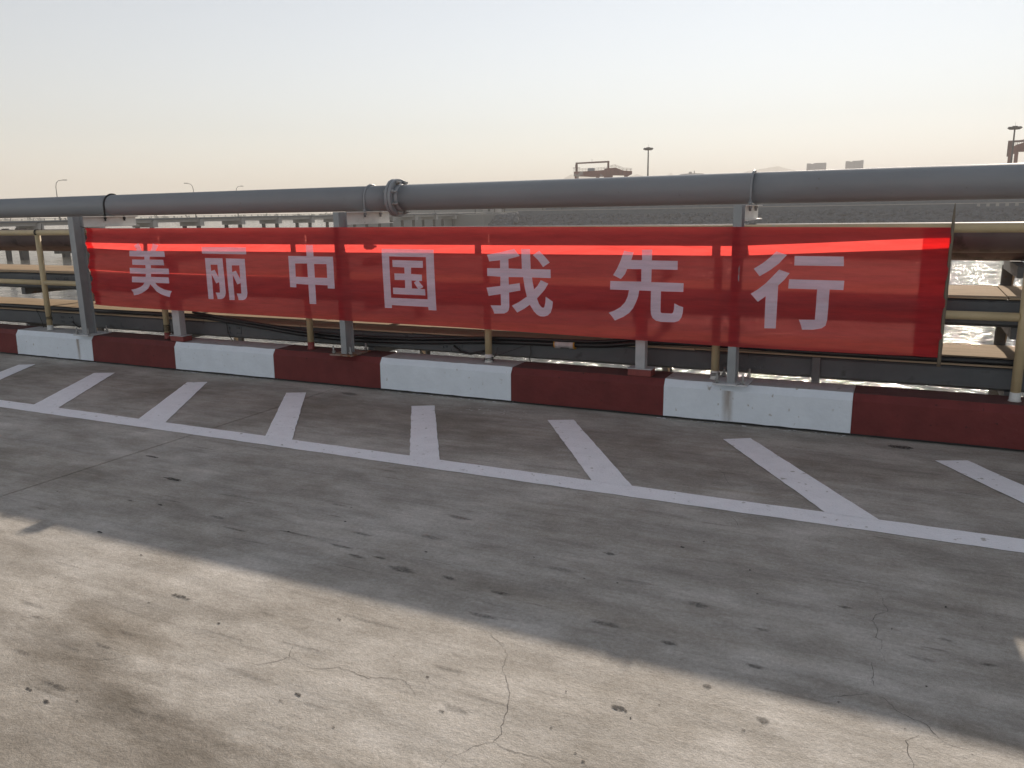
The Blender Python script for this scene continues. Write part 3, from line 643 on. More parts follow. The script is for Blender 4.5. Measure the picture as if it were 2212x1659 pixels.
# ---------------------------------------------------------------- yellow handrail
RY = 6.115
rail = empty('handrail', (-4.2, RY, .306)); tag(rail, 'pale yellow tubular handrail standing on the kerb behind the banner', 'railing')
m = MB(); m.tube([(-16, 0, 1.126), (12, 0, 1.126)], .0305, 20); m.build('top_rail', M_rail, rail)
rx = [-12.91, -10.97, -9.03, -7.10, -5.155, -3.21, -1.262, .705, 2.65]
for a, b in zip(rx, rx[1:]):
    m = MB(); m.tube([(a+.028+4.2, 0, .555), (b-.028+4.2, 0, .555)], .029, 16); m.build('mid_rail', M_rail, rail)
for x in rx:
    p = MB(); p.tube([(x+4.2, 0, .0), (x+4.2, 0, 1.10)], .0305, 20)
    po = p.build('rail_post', M_rail, rail)
    f = MB(); f.tube([(x+4.2, 0, .0), (x+4.2, 0, .010), (x+4.2, 0, .055+random.uniform(-.01, .02))], [.040, .034, .0325], 16)
    f.build('painted_foot', M_redbase if x in (-7.10, -5.155) else M_paintfoot, po)

def wire_tie(cx, cy, cz, r, turns, axis, label, tail=True):
    t = MB(); pts = []
    for k in range(turns*14+1):
        a = 2*math.pi*k/14
        h = (k/(turns*14)-.5)*.012*turns+random.uniform(-.002, .002)
        rr = r+.003+random.uniform(0, .003)
        if axis == 'z': pts.append((cx+rr*math.cos(a), cy+rr*math.sin(a), cz+h))
        else: pts.append((cx+h, cy+rr*math.cos(a), cz+rr*math.sin(a)))
    if tail:
        q = pts[-1]
        pts += [(q[0]+.02, q[1]-.01, q[2]+.015), (q[0]+.05, q[1]-.02, q[2]+.05), (q[0]+.06, q[1]-.02, q[2]+.10)]
    t.tube(pts, .0032, 6)
    tag(t.build('wire_tie', M_wire), label, 'wire', 'wires wrapped round the handrail')
wire_tie(-9.03, RY, 1.432, .031, 3, 'x', 'black wire wrapped round the top of the leftmost handrail post')
wire_tie(-9.03, RY, .445, .031, 3, 'z', 'black wire wrapped low round the leftmost handrail post')
wire_tie(-7.10, RY, .42, .031, 6, 'z', 'dark wire coiled round the handrail post nearest the left stub channel')
wire_tie(-3.21, RY, .335, .034, 2, 'z', 'thin dark wire round the white foot of a handrail post')
wire_tie(-1.262, RY, .345, .034, 2, 'z', 'thin dark wire round the handrail foot beside the right steel post', False)

# ---------------------------------------------------------------- short painted channel stubs on the kerb
def channel_stub(cx, label, wd):
    t = empty('channel_stub', (cx, 6.045, .306)); tag(t, label, 'stub post', 'painted channel stubs on the kerb')
    b = MB(); b.box(-.095, .095, -.045, .075, 0, .054); bevel(b.build('base_block', M_redbase, t), .004, 1)
    p = MB(); p.box(-.097, .097, -.048, .078, .0545, .062); p.build('cap_plate', M_chan, t)
    c = MB(); c.prism([(-wd/2, -.03), (wd/2, -.03), (wd/2, .045), (wd/2-.007, .045), (wd/2-.007, -.022), (-wd/2+.007, -.022), (-wd/2+.007, .045), (-wd/2, .045)], 'z', .062, .90)
    c.build('channel', M_chan, t)
channel_stub(-6.84, 'white painted channel stub on a red base under the left part of the banner', .10)
channel_stub(-1.825, 'scuffed white channel stub on a red base left of the right steel post', .075)

# ---------------------------------------------------------------- the red banner
def lerp_tab(tab, x):
    if x <= tab[0][0]: return tab[0][1]
    for (a, u), (b, v) in zip(tab, tab[1:]):
        if x <= b: return u+(v-u)*(x-a)/(b-a)
    return tab[-1][1]
BX0, BX1 = -8.03, .243
TOPT = [(-8.03, 1.483), (-7.6, 1.478), (-3.33, 1.4675), (-1.164, 1.453), (.243, 1.436)]
BOTT = [(-8.03, .655), (-7.9, .651), (-3.36, .625), (-1.13, .591), (.243, .577)]
def ban_y(X, z):
    if X < -7.0: y = 5.943+min(1, (-7.0-X))**2*.04
    elif X < -1.12: y = 5.943
    else: y = 5.943+(X+1.12)/1.36*.115
    ft, fb = lerp_tab(TOPT, X), lerp_tab(BOTT, X)
    v = (z-fb)/(ft-fb)
    # the cloth hangs nearly flat; folds run out from where its ends are tied
    dl, dr = X-BX0, BX1-X
    y += .015*math.exp(-dl/.35)*math.sin(22*(v-.15*dl)) + .007*math.exp(-dl/.8)*math.sin(60*v+5*dl)
    y += .011*math.exp(-dr/.30)*math.sin(26*(v+.3*dr)) + .007*math.exp(-dr/.6)*math.sin(70*(v-.35*dr))*(1-v)
    y += .0016*math.sin(2.3*X+1.0)*math.sin(9*v+.7*X)
    return y
banner = empty('banner', ((BX0+BX1)/2, 5.94, .60)); tag(banner, 'long red cloth banner with seven large white Chinese characters tied along the railing', 'banner')
BOFF = Vector(banner.location)
NXB, NZB = 420, 44
bb = MB()
for j in range(NZB+1):
    for i in range(NXB+1):
        X = BX0+(BX1-BX0)*i/NXB
        z = lerp_tab(BOTT, X)+(lerp_tab(TOPT, X)-lerp_tab(BOTT, X))*j/NZB
        bb.v.append((X-BOFF.x, ban_y(X, z)-BOFF.y, z-BOFF.z))
for j in range(NZB):
    for i in range(NXB):
        a = j*(NXB+1)+i
        bb.f.append((a, a+1, a+NXB+2, a+NXB+1)); bb.sm.append(True)
bb.build('cloth', M_fab, banner)
def hem(x0, x1, slant):
    h = MB(); n, mz = 8, 40
    for j in range(mz+1):
        for i in range(n+1):
            v = j/mz
            X = x0+(x1-x0)*i/n
            if slant and i in (0, n): pass
            z = lerp_tab(BOTT, X)+(lerp_tab(TOPT, X)-lerp_tab(BOTT, X))*v
            h.v.append((X-BOFF.x, ban_y(X, z)+.0025-BOFF.y, z-BOFF.z))
    for j in range(mz):
        for i in range(n):
            a = j*(n+1)+i
            h.f.append((a, a+1, a+n+2, a+n+1)); h.sm.append(True)
    h.build('hem', M_hem, banner)
hem(BX0+.004, BX0+.105, False); hem(BX1-.165, BX1-.002, True)

# each character is one outline filled with triangles and laid on the cloth
def fill_outline(contours):
    cu = bpy.data.curves.new('outline', 'CURVE'); cu.dimensions = '2D'; cu.fill_mode = 'BOTH'
    for c in contours:
        sp = cu.splines.new('POLY'); sp.points.add(len(c)-1)
        for p, (x, z) in zip(sp.points, c): p.co = (x, z, 0, 1)
        sp.use_cyclic_u = True
    ob = bpy.data.objects.new('outline', cu); col.objects.link(ob)
    dg = bpy.context.evaluated_depsgraph_get()
    me = bpy.data.meshes.new_from_object(ob.evaluated_get(dg))
    col.objects.unlink(ob); bpy.data.objects.remove(ob)
    return me
import bmesh
for contours in CHARS:
    me = fill_outline(contours)
    bm = bmesh.new(); bm.from_mesh(me)
    bmesh.ops.triangulate(bm, faces=bm.faces[:])
    for _ in range(2):
        long_e = [e for e in bm.edges if e.calc_length() > .10]
        if long_e:
            bmesh.ops.subdivide_edges(bm, edges=long_e, cuts=1)
            bmesh.ops.triangulate(bm, faces=bm.faces[:])
    for v in bm.verts:
        X, z = v.co.x, v.co.y
        v.co = (X-BOFF.x, ban_y(X, z)-.0018-BOFF.y, z-BOFF.z)
    bm.normal_update()
    me2 = bpy.data.meshes.new('character'); bm.to_mesh(me2); bm.free()
    me2.materials.append(M_char)
    o = bpy.data.objects.new('character', me2); o.parent = banner; col.objects.link(o)

# string that ties the banner's top left corner
t = MB(); t.tube([(-8.16, 6.03, 1.50), (-8.08, 5.99, 1.492), (-8.03, 5.985, 1.484)], .004, 6); t.build('string', M_wire, banner, (-BOFF.x, -BOFF.y, -BOFF.z))

# bamboo pole at the right end
bp_ = MB(); pts, rs = [], []
for k in range(23):
    z = .515+1.075*k/22
    pts.append((.243+.006*(z-1), 6.062+.002*math.sin(z*9), z))
    rs.append(.0125-.0025*k/22+(.0018 if k % 7 == 3 else 0))
rs[-1] = .002; rs[-2] = .007; rs[-3] = .009
bp_.tube(pts, rs, 10)
tag(bp_.build('bamboo_pole', M_bamboo), 'thin bamboo pole holding the right end of the red banner', 'pole')

# ---------------------------------------------------------------- pipe rack behind the railing: trays, pipes, columns
TA = dict(y0=6.25, y1=7.14, z0=.772, z1=.972)
TB = dict(y0=6.25, y1=7.16, z0=.334, z1=.512)
def tray(name, d, label, seg, off):
    t = empty(name, (-4.2, (d['y0']+d['y1'])/2, d['z0'])); tag(t, label, 'cable tray', 'cable trays on the rack')
    ox, oy, oz = t.location
    h = d['z1']-d['z0']
    y0, y1 = d['y0']-oy, d['y1']-oy
    x = -22.0
    while x < 10:
        x1 = x+2.62
        b = MB(); b.prism([(y0, .02), (y0, h-.035), (y0+.012, h-.022), (y1, h-.022), (y1, 0), (y0+.03, 0)], 'x', x-ox+.002, x1-ox-.002)
        b.build('side_channel', M_tray, t)
        x = x1
    x = -22.0
    while x < 10:                                # bolted splice plates over the joints of the side channel
        if -11 < x < 2.5:
            b = MB(); b.box(x-ox-.11, x-ox+.11, y0-.0055, y0-.0005, h*.22, h*.72)
            for qx in (-.085, -.05, .05, .085):
                for qz in (.32, .62): b.tube([(x-ox+qx, y0-.014, h*qz), (x-ox+qx, y0-.0056, h*qz)], .009, 6, smooth=False)
            b.build('splice_plate', M_tray, t)
        x += 2.62
    x = -22.0+off
    while x < 10:
        b = MB(); b.box(x-ox+.004, x+seg-ox-.004, y0-.008, y1+.008, h-.014+random.uniform(-.003, .003), h+random.uniform(-.003, .003))
        c = b.build('cover_panel', M_cover, t)
        x += seg
    return t
tray('cable_tray', TA, 'upper covered cable tray with tan lid behind the handrail', 1.31, .35)
tB = tray('cable_tray', TB, 'lower covered cable tray with tan lid just behind the kerb', 1.31, .9)
b = MB(); b.box(-.578+4.2, -.522+4.2, TB['y0']-tB.location.y-.03, TB['y0']-tB.location.y-.002, -.04, .165); b.build('clamp_plate', M_rack, tB)
def rack_pipe(y, z, r, label, yaw=0.0):
    p = empty('brown_pipe', (-4.2, y, z), yaw); tag(p, label, 'pipe', 'brown pipes on top of the rack')
    m = MB(); m.tube([(-60, 0, 0), (-4.1, 0, 0)], r, 40); m.build('pipe_section', M_brown, p)
    m = MB(); m.tube([(-4.1, 0, 0), (40, 0, 0)], r, 40); m.build('pipe_section', M_brown, p)
    m = MB(); m.tube([(-4.14, 0, 0), (-4.10, 0, 0), (-4.06, 0, 0)], [r+.001, r+.005, r+.001], 40); m.build('weld_seam', M_brown, p)
rack_pipe(6.42, 1.359, .103, 'dark brown pipe lying just behind the yellow top rail')
rack_pipe(6.796, 1.296, .1146, 'brown pipe lying lower and farther back, just showing under the first brown pipe', -.0035)
for k, x in enumerate((-9.67, -7.19, -4.56, -1.93, .69, 3.31)):
    t = empty('rack_column', (x, 7.20, -5.2)); tag(t, ['leftmost', 'second', 'third', 'fourth', 'fifth', 'sixth'][k]+' dark steel rack column from the left, carrying trays and brown pipes', 'column', 'rack columns')
    c = MB(); c.prism(hbeam_profile(.07, -.02, .08, .008, .008), 'z', -.6, 6.32); c.build('column', M_rack, t)
    for zt in (TA['z0'], TB['z0']) + ((1.18,) if k else ()):
        b = MB(); zz = zt+5.2
        b.box(-.035, .035, -.93, -.022, zz-.080, zz-.002); b.build('cross_beam', M_rack, t)
        g = MB(); g.prism([(-.16, zz-.082), (-.022, zz-.082), (-.022, zz-.24)], 'x', .030, .036); g.build('gusset', M_cover, t)

# black hoses lying along the lower tray
def hose(pts, r, label):
    t = MB()
    P = [Vector(p) for p in pts]; out = []
    for i in range(len(P)-1):
        p0, p1, p2, p3 = P[max(i-1, 0)], P[i], P[i+1], P[min(i+2, len(P)-1)]
        for k in range(10):
            u = k/10
            out.append(.5*((2*p1)+(p2-p0)*u+(2*p0-5*p1+4*p2-p3)*u*u+(3*p1-p0-3*p2+p3)*u**3))
    out.append(P[-1])
    t.tube(out, r, 12)
    o = t.build('black_hose', M_black); tag(o, label, 'hose', 'black hoses along the lower tray'); return o
H = [(-16, .545), (-12, .55), (-10.07, .548), (-9.2, .545), (-8.27, .545), (-7.63, .545), (-6.86, .545), (-6.46, .528), (-5.90, .478), (-5.30, .428), (-4.74, .408), (-4.01, .424), (-3.24, .470), (-2.67, .484), (-2.21, .497), (-1.82, .538), (-1.24, .552), (-.76, .541), (-.13, .535), (.45, .538), (1.5, .54), (4, .54), (9, .54)]
h1 = hose([(x, 6.215 if z < .53 else 6.235, z) for x, z in H], .0225, 'thick black hose with a plastic coupling sagging along the lower tray')
cpl = MB(); cx = -2.53; cz = .4885
cpl.tube([(cx-.09, 6.215, cz-.002), (cx-.055, 6.215, cz-.001), (cx-.05, 6.215, cz), (cx+.03, 6.215, cz+.002), (cx+.035, 6.215, cz+.002), (cx+.08, 6.215, cz+.003)], [.039, .039, .032, .032, .039, .039], 16)
co = cpl.build('coupling', M_plastic, h1)
for dx in (-.092, .082):
    q = MB(); q.tube([(cx+dx-.005, 6.215, cz), (cx+dx+.005, 6.215, cz)], .0405, 16); q.build('ring', M_yellow, co)
h2 = hose([(x, 6.19 if -6.6 < x < -1.9 else 6.27, z+(.026 if x < -7 or x > -1.5 else .036)) for x, z in H if x > -6.9 and x < -1.7], .014, 'thin black hose running over the thick one in the middle')
# loose wires hanging in front of the trays
def loose(pts, label, r=.004):
    t = MB(); t.tube(pts, r, 6); tag(t.build('loose_wire', M_wire), label, 'wire', 'loose wires on the trays')
loose([(-9.42, 6.23, .52), (-9.36, 6.225, .44), (-9.33, 6.225, .36), (-9.30, 6.22, .25)], 'loose black wire hanging down the tray near the leftmost handrail post')
loose([(-8.77, 6.225, .40), (-8.72, 6.22, .36), (-8.66, 6.22, .34), (-8.58, 6.22, .37), (-8.53, 6.22, .42)], 'tangled black wire on the tray left of the left steel post', .009)
loose([(-6.36, 6.225, .52), (-6.34, 6.225, .45), (-6.33, 6.225, .38), (-6.28, 6.225, .30)], 'loose black wire hanging under the sagging hose')
loose([(-3.62, 6.225, .41), (-3.55, 6.22, .36), (-3.45, 6.22, .345), (-3.35, 6.22, .37), (-3.26, 6.22, .40)], 'dark strap lying on the tray left of the handrail post with a white foot', .010)
loose([(-3.19, 6.10, .345), (-3.05, 6.15, .40), (-2.9, 6.2, .455)], 'thin wire running from a white handrail foot up to the hose', .0025)
loose([(-2.86, 6.224, .46), (-2.855, 6.222, .40), (-2.87, 6.222, .34), (-2.86, 6.222, .31)], 'short black wire hanging below the hose left of its coupling')
loose([(-8.62, 6.235, .86), (-8.60, 6.18, .80), (-8.54, 6.16, .79), (-8.45, 6.20, .83), (-8.40, 6.24, .86)], 'black wire loop below the middle rail left of the left steel post')

# ---------------------------------------------------------------- trestle bridge over the water
BRX, BR0, BRS = -128.3, 110.0, 11.353
br = empty('trestle_bridge', (BRX, BR0, WATER_Z)); tag(br, 'long low concrete trestle bridge on the left far side of the water', 'bridge')
def zl(z): return z-WATER_Z
for n in range(-8, 12):
    y0, y1 = n*BRS, (n+1)*BRS
    drop = -.55*max(0, n-2)/10
    g = MB()
    g.box(-5, 0, y0+.15, y1-.15, zl(.30+drop), zl(.86+drop)); g.build('girder', M_farl, br)
    d = MB(); d.box(-5.3, .35, y0+.02, y1-.02, zl(.862+drop), zl(1.12+drop)); d.build('deck', M_farc, br)
    r = MB()
    for k in range(6):
        yy = y0+(k+.5)*BRS/6
        r.box(.2, .3, yy-.06, yy+.06, zl(1.121+drop), zl(1.42+drop))
    r.box(.18, .32, y0, y1, zl(1.42+drop), zl(1.50+drop))
    r.build('guard_rail', M_farl, br)
    c = MB(); c.box(-5.1, .55, y0-.55, y0+.55, zl(-.55+drop), zl(.29+drop)); c.box(-.2, .5, y0-.42, y0+.42, zl(.29+drop), zl(.7+drop)); c.build('pier_cap', M_farl, br)
    p = MB()
    for xx in (-4.4, -.5):
        p.tube([(xx, y0, -3), (xx, y0, zl(-.55+drop))], .42, 10)
    p.build('pier', M_fard, br)
for y0, wy in ((-28.3, .36), (-25.8, .58)):     # two stout piers standing in the water
    p = MB(); p.prism([(y0-wy*1.2, zl(0)), (y0+wy*1.2, zl(0)), (y0+wy*.8, -1), (y0-wy*.8, -1)], 'x', -wy*.7, wy*.7); p.build('pier', M_fard, br)
p = MB(); p.box(-.6, .6, -20.2, -16.5, zl(-4.35), zl(-1.2)); p.box(-.4, .4, -19.0, -18.0, -1, zl(-4.352)); p.build('pile_cap', M_fard, br)
def street_lamp(y, side, label, hgt=6.6):
    t = empty('street_lamp', (BRX-.1, y, 1.1)); tag(t, label, 'street lamp', 'street lamps on the bridge')
    m = MB(); m.tube([(0, 0, 0), (0, 0, hgt*.55), (0, 0, hgt*.82)], [.09, .07, .055], 8); m.build('pole', M_farst, t)
    a = MB(); a.tube([(0, 0, hgt*.82), (0, side*.15, hgt*.92), (0, side*.6, hgt*.98), (0, side*1.5, hgt)], [.055, .05, .045, .04], 6)
    a.build('arm', M_farst, t)
    h = MB(); h.box(-.12, .12, min(side*1.4, side*2.1), max(side*1.4, side*2.1), hgt-.05, hgt+.06); h.build('lamp_head', M_farst, t)
street_lamp(91.3, 1, 'tallest curved street lamp on the bridge at the far left')
street_lamp(120.5, -1, 'curved street lamp on the bridge leaning left, second from the left')
street_lamp(132.0, 1, 'smallest curved street lamp on the bridge, third from the left', 6.3)
for k, (y, hh) in enumerate(((171, 4.2), (186, 4.0), (199, 3.6), (212, 3.2))):
    m = MB(); m.tube([(0, 0, 0), (0, 0, hh)], .07, 6)
    tag(m.build('bridge_pole', M_farst, None, (BRX-.1, y, 1.0)), ['first', 'second', 'third', 'fourth'][k]+' thin pole from the left on the bridge, right of the pipe flange', 'pole', 'thin poles on the bridge')

# ---------------------------------------------------------------- breakwater on the far side
BWY = 248.0
bw = empty('breakwater', (0, BWY, WATER_Z)); tag(bw, 'long grey concrete breakwater with a rock slope across the water', 'breakwater')
x = -118.0
k = 0
while x < 110:
    s = MB(); s.box(x+.03, x+11.97, 0, 1.2, zl(-1.2), zl(1.02)); s.build('wall_segment', M_farc, bw)
    s = MB(); s.box(x+.02, x+11.98, -.12, 1.5, zl(1.022), zl(1.24)); s.build('coping', M_farl, bw)
    s = MB(); s.box(x+.03+4, x+11.97+4, 14, 15, zl(1.0), zl(3.6 if x < -60 else 4.4)); s.build('upper_wall', M_farc, bw)
    x += 12; k += 1
s = MB(); s.box(-118, 110, 1.2, 60, zl(-1.2), zl(1.0)); s.build('crest', M_yard, bw)
for k in range(5):
    s = MB(); xx = 15.1+2.15*k-.0*k
    s.box(xx, xx+.75, -.02, .0-.001, zl(.28), zl(1.0)); s.build('sign_panel', M_farl, bw)
# rocks of the slope
def rocks(x0, x1, ytop, ztop, zbot, n, seed, size):
    rr = random.Random(seed); m = MB()
    base = [(-1,-1,-1),(1,-1,-1),(1,1,-1),(-1,1,-1),(-1,-1,1),(1,-1,1),(1,1,1),(-1,1,1)]
    t = (1+5**.5)/2
    ico = [(-1,t,0),(1,t,0),(-1,-t,0),(1,-t,0),(0,-1,t),(0,1,t),(0,-1,-t),(0,1,-t),(t,0,-1),(t,0,1),(-t,0,-1),(-t,0,1)]
    fc = [(0,11,5),(0,5,1),(0,1,7),(0,7,10),(0,10,11),(1,5,9),(5,11,4),(11,10,2),(10,7,6),(7,1,8),(3,9,4),(3,4,2),(3,2,6),(3,6,8),(3,8,9),(4,9,5),(2,4,11),(6,2,10),(8,6,7),(9,8,1)]
    for _ in range(n):
        u = rr.random(); z = ztop+(zbot-ztop)*u
        c = Vector((rr.uniform(x0, x1), ytop-u*(ztop-zbot)*1.7+rr.uniform(-.3, .3), z-WATER_Z))
        s_ = size*rr.uniform(.45, 1.25)
        sc = Vector((rr.uniform(.7, 1.4), rr.uniform(.7, 1.2), rr.uniform(.5, 1.0)))*s_/1.9
        rot = Matrix.Rotation(rr.uniform(0, 6.28), 3, Vector((rr.random()-.5, rr.random()-.5, rr.random()-.5)).normalized())
        i = len(m.v)
        for q in ico:
            p = rot @ (Vector(q)*rr.uniform(.8, 1.15)); m.v.append((c.x+p.x*sc.x, c.y+p.y*sc.y, c.z+p.z*sc.z))
        for f in fc:
            m.f.append((i+f[0], i+f[1], i+f[2])); m.sm.append(False)
    m.quad((x0, ytop, ztop-WATER_Z-.2), (x0, ytop-(ztop-zbot)*1.7, zbot-WATER_Z-.4), (x1, ytop-(ztop-zbot)*1.7, zbot-WATER_Z-.4), (x1, ytop, ztop-WATER_Z-.2))
    return m
o = rocks(-119, 90, -.3, -.75, -5.4, 5200, 11, 1.0).build('rock_slope', M_rock, bw); o['kind'] = 'stuff'

# the shore where the bridge lands
sh = MB(); sh.box(-175, -119.5, 226, 300, WATER_Z-1, .35); sh.box(-175, -119.5, 236, 300, .352, .8)
tag(sh.build('shore', M_yard), kind='structure')
o = rocks(-150, -112, 236-BWY, -.1, -5.2, 900, 12, 1.1).build('shore_rocks', M_rock); o.location = (0, BWY, WATER_Z); tag(o, kind='stuff', label='grey rocks on the bank where the bridge lands')

def leaf_cloud(c, rx_, rz_, n, size, seed):
    rr = random.Random(seed); m = MB()
    cl = [(Vector((rr.gauss(0, .45)*rx_, rr.gauss(0, .45)*rx_, rr.uniform(-.7, .7)*rz_)), rr.uniform(.3, .55)) for _ in range(9)]
    for _ in range(n):
        b, r_ = rr.choice(cl)
        p = Vector(c)+b+Vector((rr.gauss(0, 1), rr.gauss(0, 1), rr.gauss(0, .8)))*r_*rx_*.5
        a = Vector((rr.gauss(0, 1), rr.gauss(0, 1), rr.gauss(0, 1))).normalized()*size
        b2 = a.cross(Vector((rr.gauss(0, 1), rr.gauss(0, 1), rr.gauss(0, 1)))).normalized()*size*.6
        m.poly([tuple(p-a), tuple(p+b2), tuple(p+a), tuple(p-b2)])
    return m
def tree(x, y, z, hgt, rad, seed, label):
    t = empty('shore_tree', (x, y, z)); tag(t, label, 'tree', 'trees on the far bank')
    m = MB(); m.tube([(0, 0, 0), (.1, 0, hgt*.35), (.05, .1, hgt*.7)], [.16, .12, .05], 7)
    m.tube([(.1, 0, hgt*.35), (rad*.5, .2, hgt*.65)], [.08, .03], 5); m.tube([(.1, 0, hgt*.4), (-rad*.5, -.2, hgt*.7)], [.08, .03], 5)
    m.build('trunk', M_farst, t)
    leaf_cloud((0, 0, hgt*.68), rad, hgt*.32, 520, .26, seed).build('crown', M_leaf, t)
tree(-133, 246, .8, 4.6, 2.6, 1, 'leftmost small tree on the bank behind the bridge end')
tree(-126.2, 247, .8, 5.0, 2.2, 2, 'second small tree from the left on the bank')
tree(-121.5, 245, .8, 3.6, 2.0, 3, 'low round tree at the bridge end')
tree(-112.5, 256, 1.0, 4.4, 2.4, 4, 'tree right of the bridge end above the breakwater')
tree(-106.0, 257, 1.0, 4.0, 2.2, 5, 'rightmost small tree above the left end of the breakwater')
hb = empty('shore_hut', (-128.6, 250, .8)); tag(hb, 'tiny pale hut between the trees at the bridge end', 'hut')
m = MB(); m.box(-2.6, 2.6, -2, 2, 0, 2.1); m.build('wall', M_farl, hb)
m = MB(); m.prism([(-2.3, 2.102), (2.3, 2.102), (0, 2.8)], 'x', -2.8, 2.8); m.build('roof', M_farc, hb)
m = MB(); m.box(-.6, .3, -2.03, -2.004, .3, 1.6); m.build('door', M_farst, hb)

# far low shore on the left with scrub on it
fs = MB()
fs.poly([(-3900, 700, -4.2), (-1500, 620, -4.2), (-420, 640, -4.2), (-300, 900, -4.2), (-420, 3900, -4.2), (-3900, 3900, -4.2)])
tag(fs.build('far_shore', M_land), kind='structure')
sc = MB(); rr = random.Random(5)
for k in range(260):
    x0 = rr.uniform(-1700, -330); y0 = rr.uniform(640, 760)
    w_ = rr.uniform(3, 10); hh = rr.uniform(1.5, 5.5)
    for q in range(14):
        p = Vector((x0+rr.gauss(0, .45)*w_, y0+rr.gauss(0, 2), -4.2+rr.random()*hh))
        a = Vector((rr.gauss(0, 1), rr.gauss(0, .4), rr.gauss(0, 1)))*1.1
        b2 = Vector((rr.gauss(0, 1), rr.gauss(0, .4), rr.gauss(0, 1)))*.9
        sc.poly([tuple(p-a), tuple(p+b2), tuple(p+a), tuple(p-b2)])
tag(sc.build('far_scrub', M_leaf), 'hazy scrub along the low far shore on the left', kind='stuff')

# ---------------------------------------------------------------- port yard behind the breakwater: cranes, masts, buildings
yd = MB(); yd.box(-200, 900, 263.2, 2900, -5.5, 2.6); tag(yd.build('port_yard', M_yard), kind='structure')
def frame_at(az, D, z=2.6):
    a = R(az); return (D*math.sin(a), D*math.cos(a), z), -a
CD = 350.0
def U(az, az0): return CD*math.tan(R(az-az0))
def Z(te): return 1.6+CD*te-2.6
loc, rz = frame_at(-19.6, CD)
cr = empty('gantry_crane', loc, rz); tag(cr, 'rusty red gantry crane above the middle of the pipe', 'crane', 'gantry cranes in the port')
A0 = -19.6
def cpart(name, m, mt=None): return m.build(name, mt or M_crane, cr)
u0, u1 = U(-21.48, A0), U(-19.15, A0)
for uu, zt in ((u0+.4, Z(.0545)), (u1-.4, Z(.0555))):
    m = MB(); m.box(uu-.45, uu+.45, 7.5, 8.5, Z(.043), zt); cpart('portal_post', m, M_craned)
m = MB(); m.prism([(u0, Z(.0528)), (u1, Z(.0538)), (u1, Z(.0556)), (u0, Z(.0545))], 'y', 7.4, 8.6); cpart('portal_beam', m, M_craned)
m = MB(); m.prism([(U(-21.61, A0), Z(.0386)), (U(-20.2, A0), Z(.0370)), (U(-19.2, A0), Z(.0372)), (U(-19.2, A0), Z(.0452)), (U(-20.4, A0), Z(.0440)), (U(-21.61, A0), Z(.0438))], 'y', 6.5, 9.0); cpart('girder', m)
m = MB(); m.prism([(U(-19.5, A0), Z(.0378)), (U(-18.2, A0), Z(.0372)), (U(-17.9, A0), Z(.0362)), (U(-17.63, A0), Z(.0385)), (U(-17.63, A0), Z(.0418)), (U(-18.2, A0), Z(.0425)), (U(-18.75, A0), Z(.0463)), (U(-19.5, A0), Z(.0452))], 'y', -2.5, 0.2); cpart('girder', m)
for ua, ub, y in ((-21.55, -21.27, 7.7), (-20.07, -19.82, 7.7), (-19.52, -18.92, -1.2), (-18.15, -17.92, -1.2)):
    m = MB(); m.box(U(ua, A0), U(ub, A0), y-.8, y+.8, .02, Z(.039)); cpart('leg', m)
m = MB(); m.box(U(-20.65, A0), U(-20.15, A0), 6.2, 8.8, Z(.0442), Z(.0475)); cpart('winch_house', m, M_bld)
for k in range(7):
    ua = U(-19.35+.27*k, A0); m = MB(); m.box(ua-.07, ua+.07, -2.62, -2.505, Z(.0378), Z(.044)); cpart('stiffener', m, M_craned)
def railing(ua, za, ub, zb, y, n, name='handrail'):
    m = MB()
    for k in range(n+1):
        f = k/n; x_, z_ = ua+(ub-ua)*f, za+(zb-za)*f
        m.box(x_-.05, x_+.05, y-.05, y+.05, z_, z_+1.15)
    for dz in (.6, 1.12):
        m.bar((ua, y, za+dz), (ub, y, zb+dz), .08)
    m.build(name, M_craned, cr)
railing(U(-21.6, A0), Z(.0438), U(-20.7, A0), Z(.0440), 6.6, 9)
railing(U(-20.1, A0), Z(.0442), U(-19.25, A0), Z(.0452), 6.6, 8)
railing(U(-19.1, A0), Z(.0458), U(-18.75, A0), Z(.0463), -2.4, 4); railing(U(-18.75, A0), Z(.0463), U(-18.2, A0), Z(.0425), -2.4, 6); railing(U(-18.2, A0), Z(.0425), U(-17.65, A0), Z(.0418), -2.4, 6)
m = MB(); m.box(u0-1.2, u0+1.9, 6.9, 7.4, Z(.0478), Z(.0484)); m.box(u0-.2, u0+.5, 6.7, 7.3, Z(.0484), Z(.052)); cpart('platform', m, M_craned)
m = MB(); m.tube([(U(-20.35, A0), 8, Z(.0545)), (U(-20.35, A0), 8, Z(.0585))], .06, 6); cpart('antenna', m, M_farst)

loc, rz = frame_at(6.5, CD)
cr = empty('gantry_crane', loc, rz); tag(cr, 'dark red gantry crane cut off by the right edge of the picture', 'crane', 'gantry cranes in the port')
A0 = 6.5
m = MB(); m.box(U(4.73, A0), U(4.95, A0), 4, 5.2, Z(.045), Z(.0608)); cpart('portal_post', m, M_craned)
m = MB(); m.box(U(8.2, A0), U(8.42, A0), 4, 5.2, Z(.045), Z(.0608)); cpart('portal_post', m, M_craned)
m = MB(); m.prism([(U(4.73, A0), Z(.0590)), (U(8.42, A0), Z(.0594)), (U(8.42, A0), Z(.0612)), (U(4.73, A0), Z(.0608))], 'y', 3.9, 5.3); cpart('portal_beam', m, M_craned)
m = MB(); m.prism([(U(4.83, A0), Z(.0455)), (U(5.2, A0), Z(.0475)), (U(5.25, A0), Z(.0565)), (U(4.83, A0), Z(.052))], 'y', 0, 1.6); cpart('girder', m)
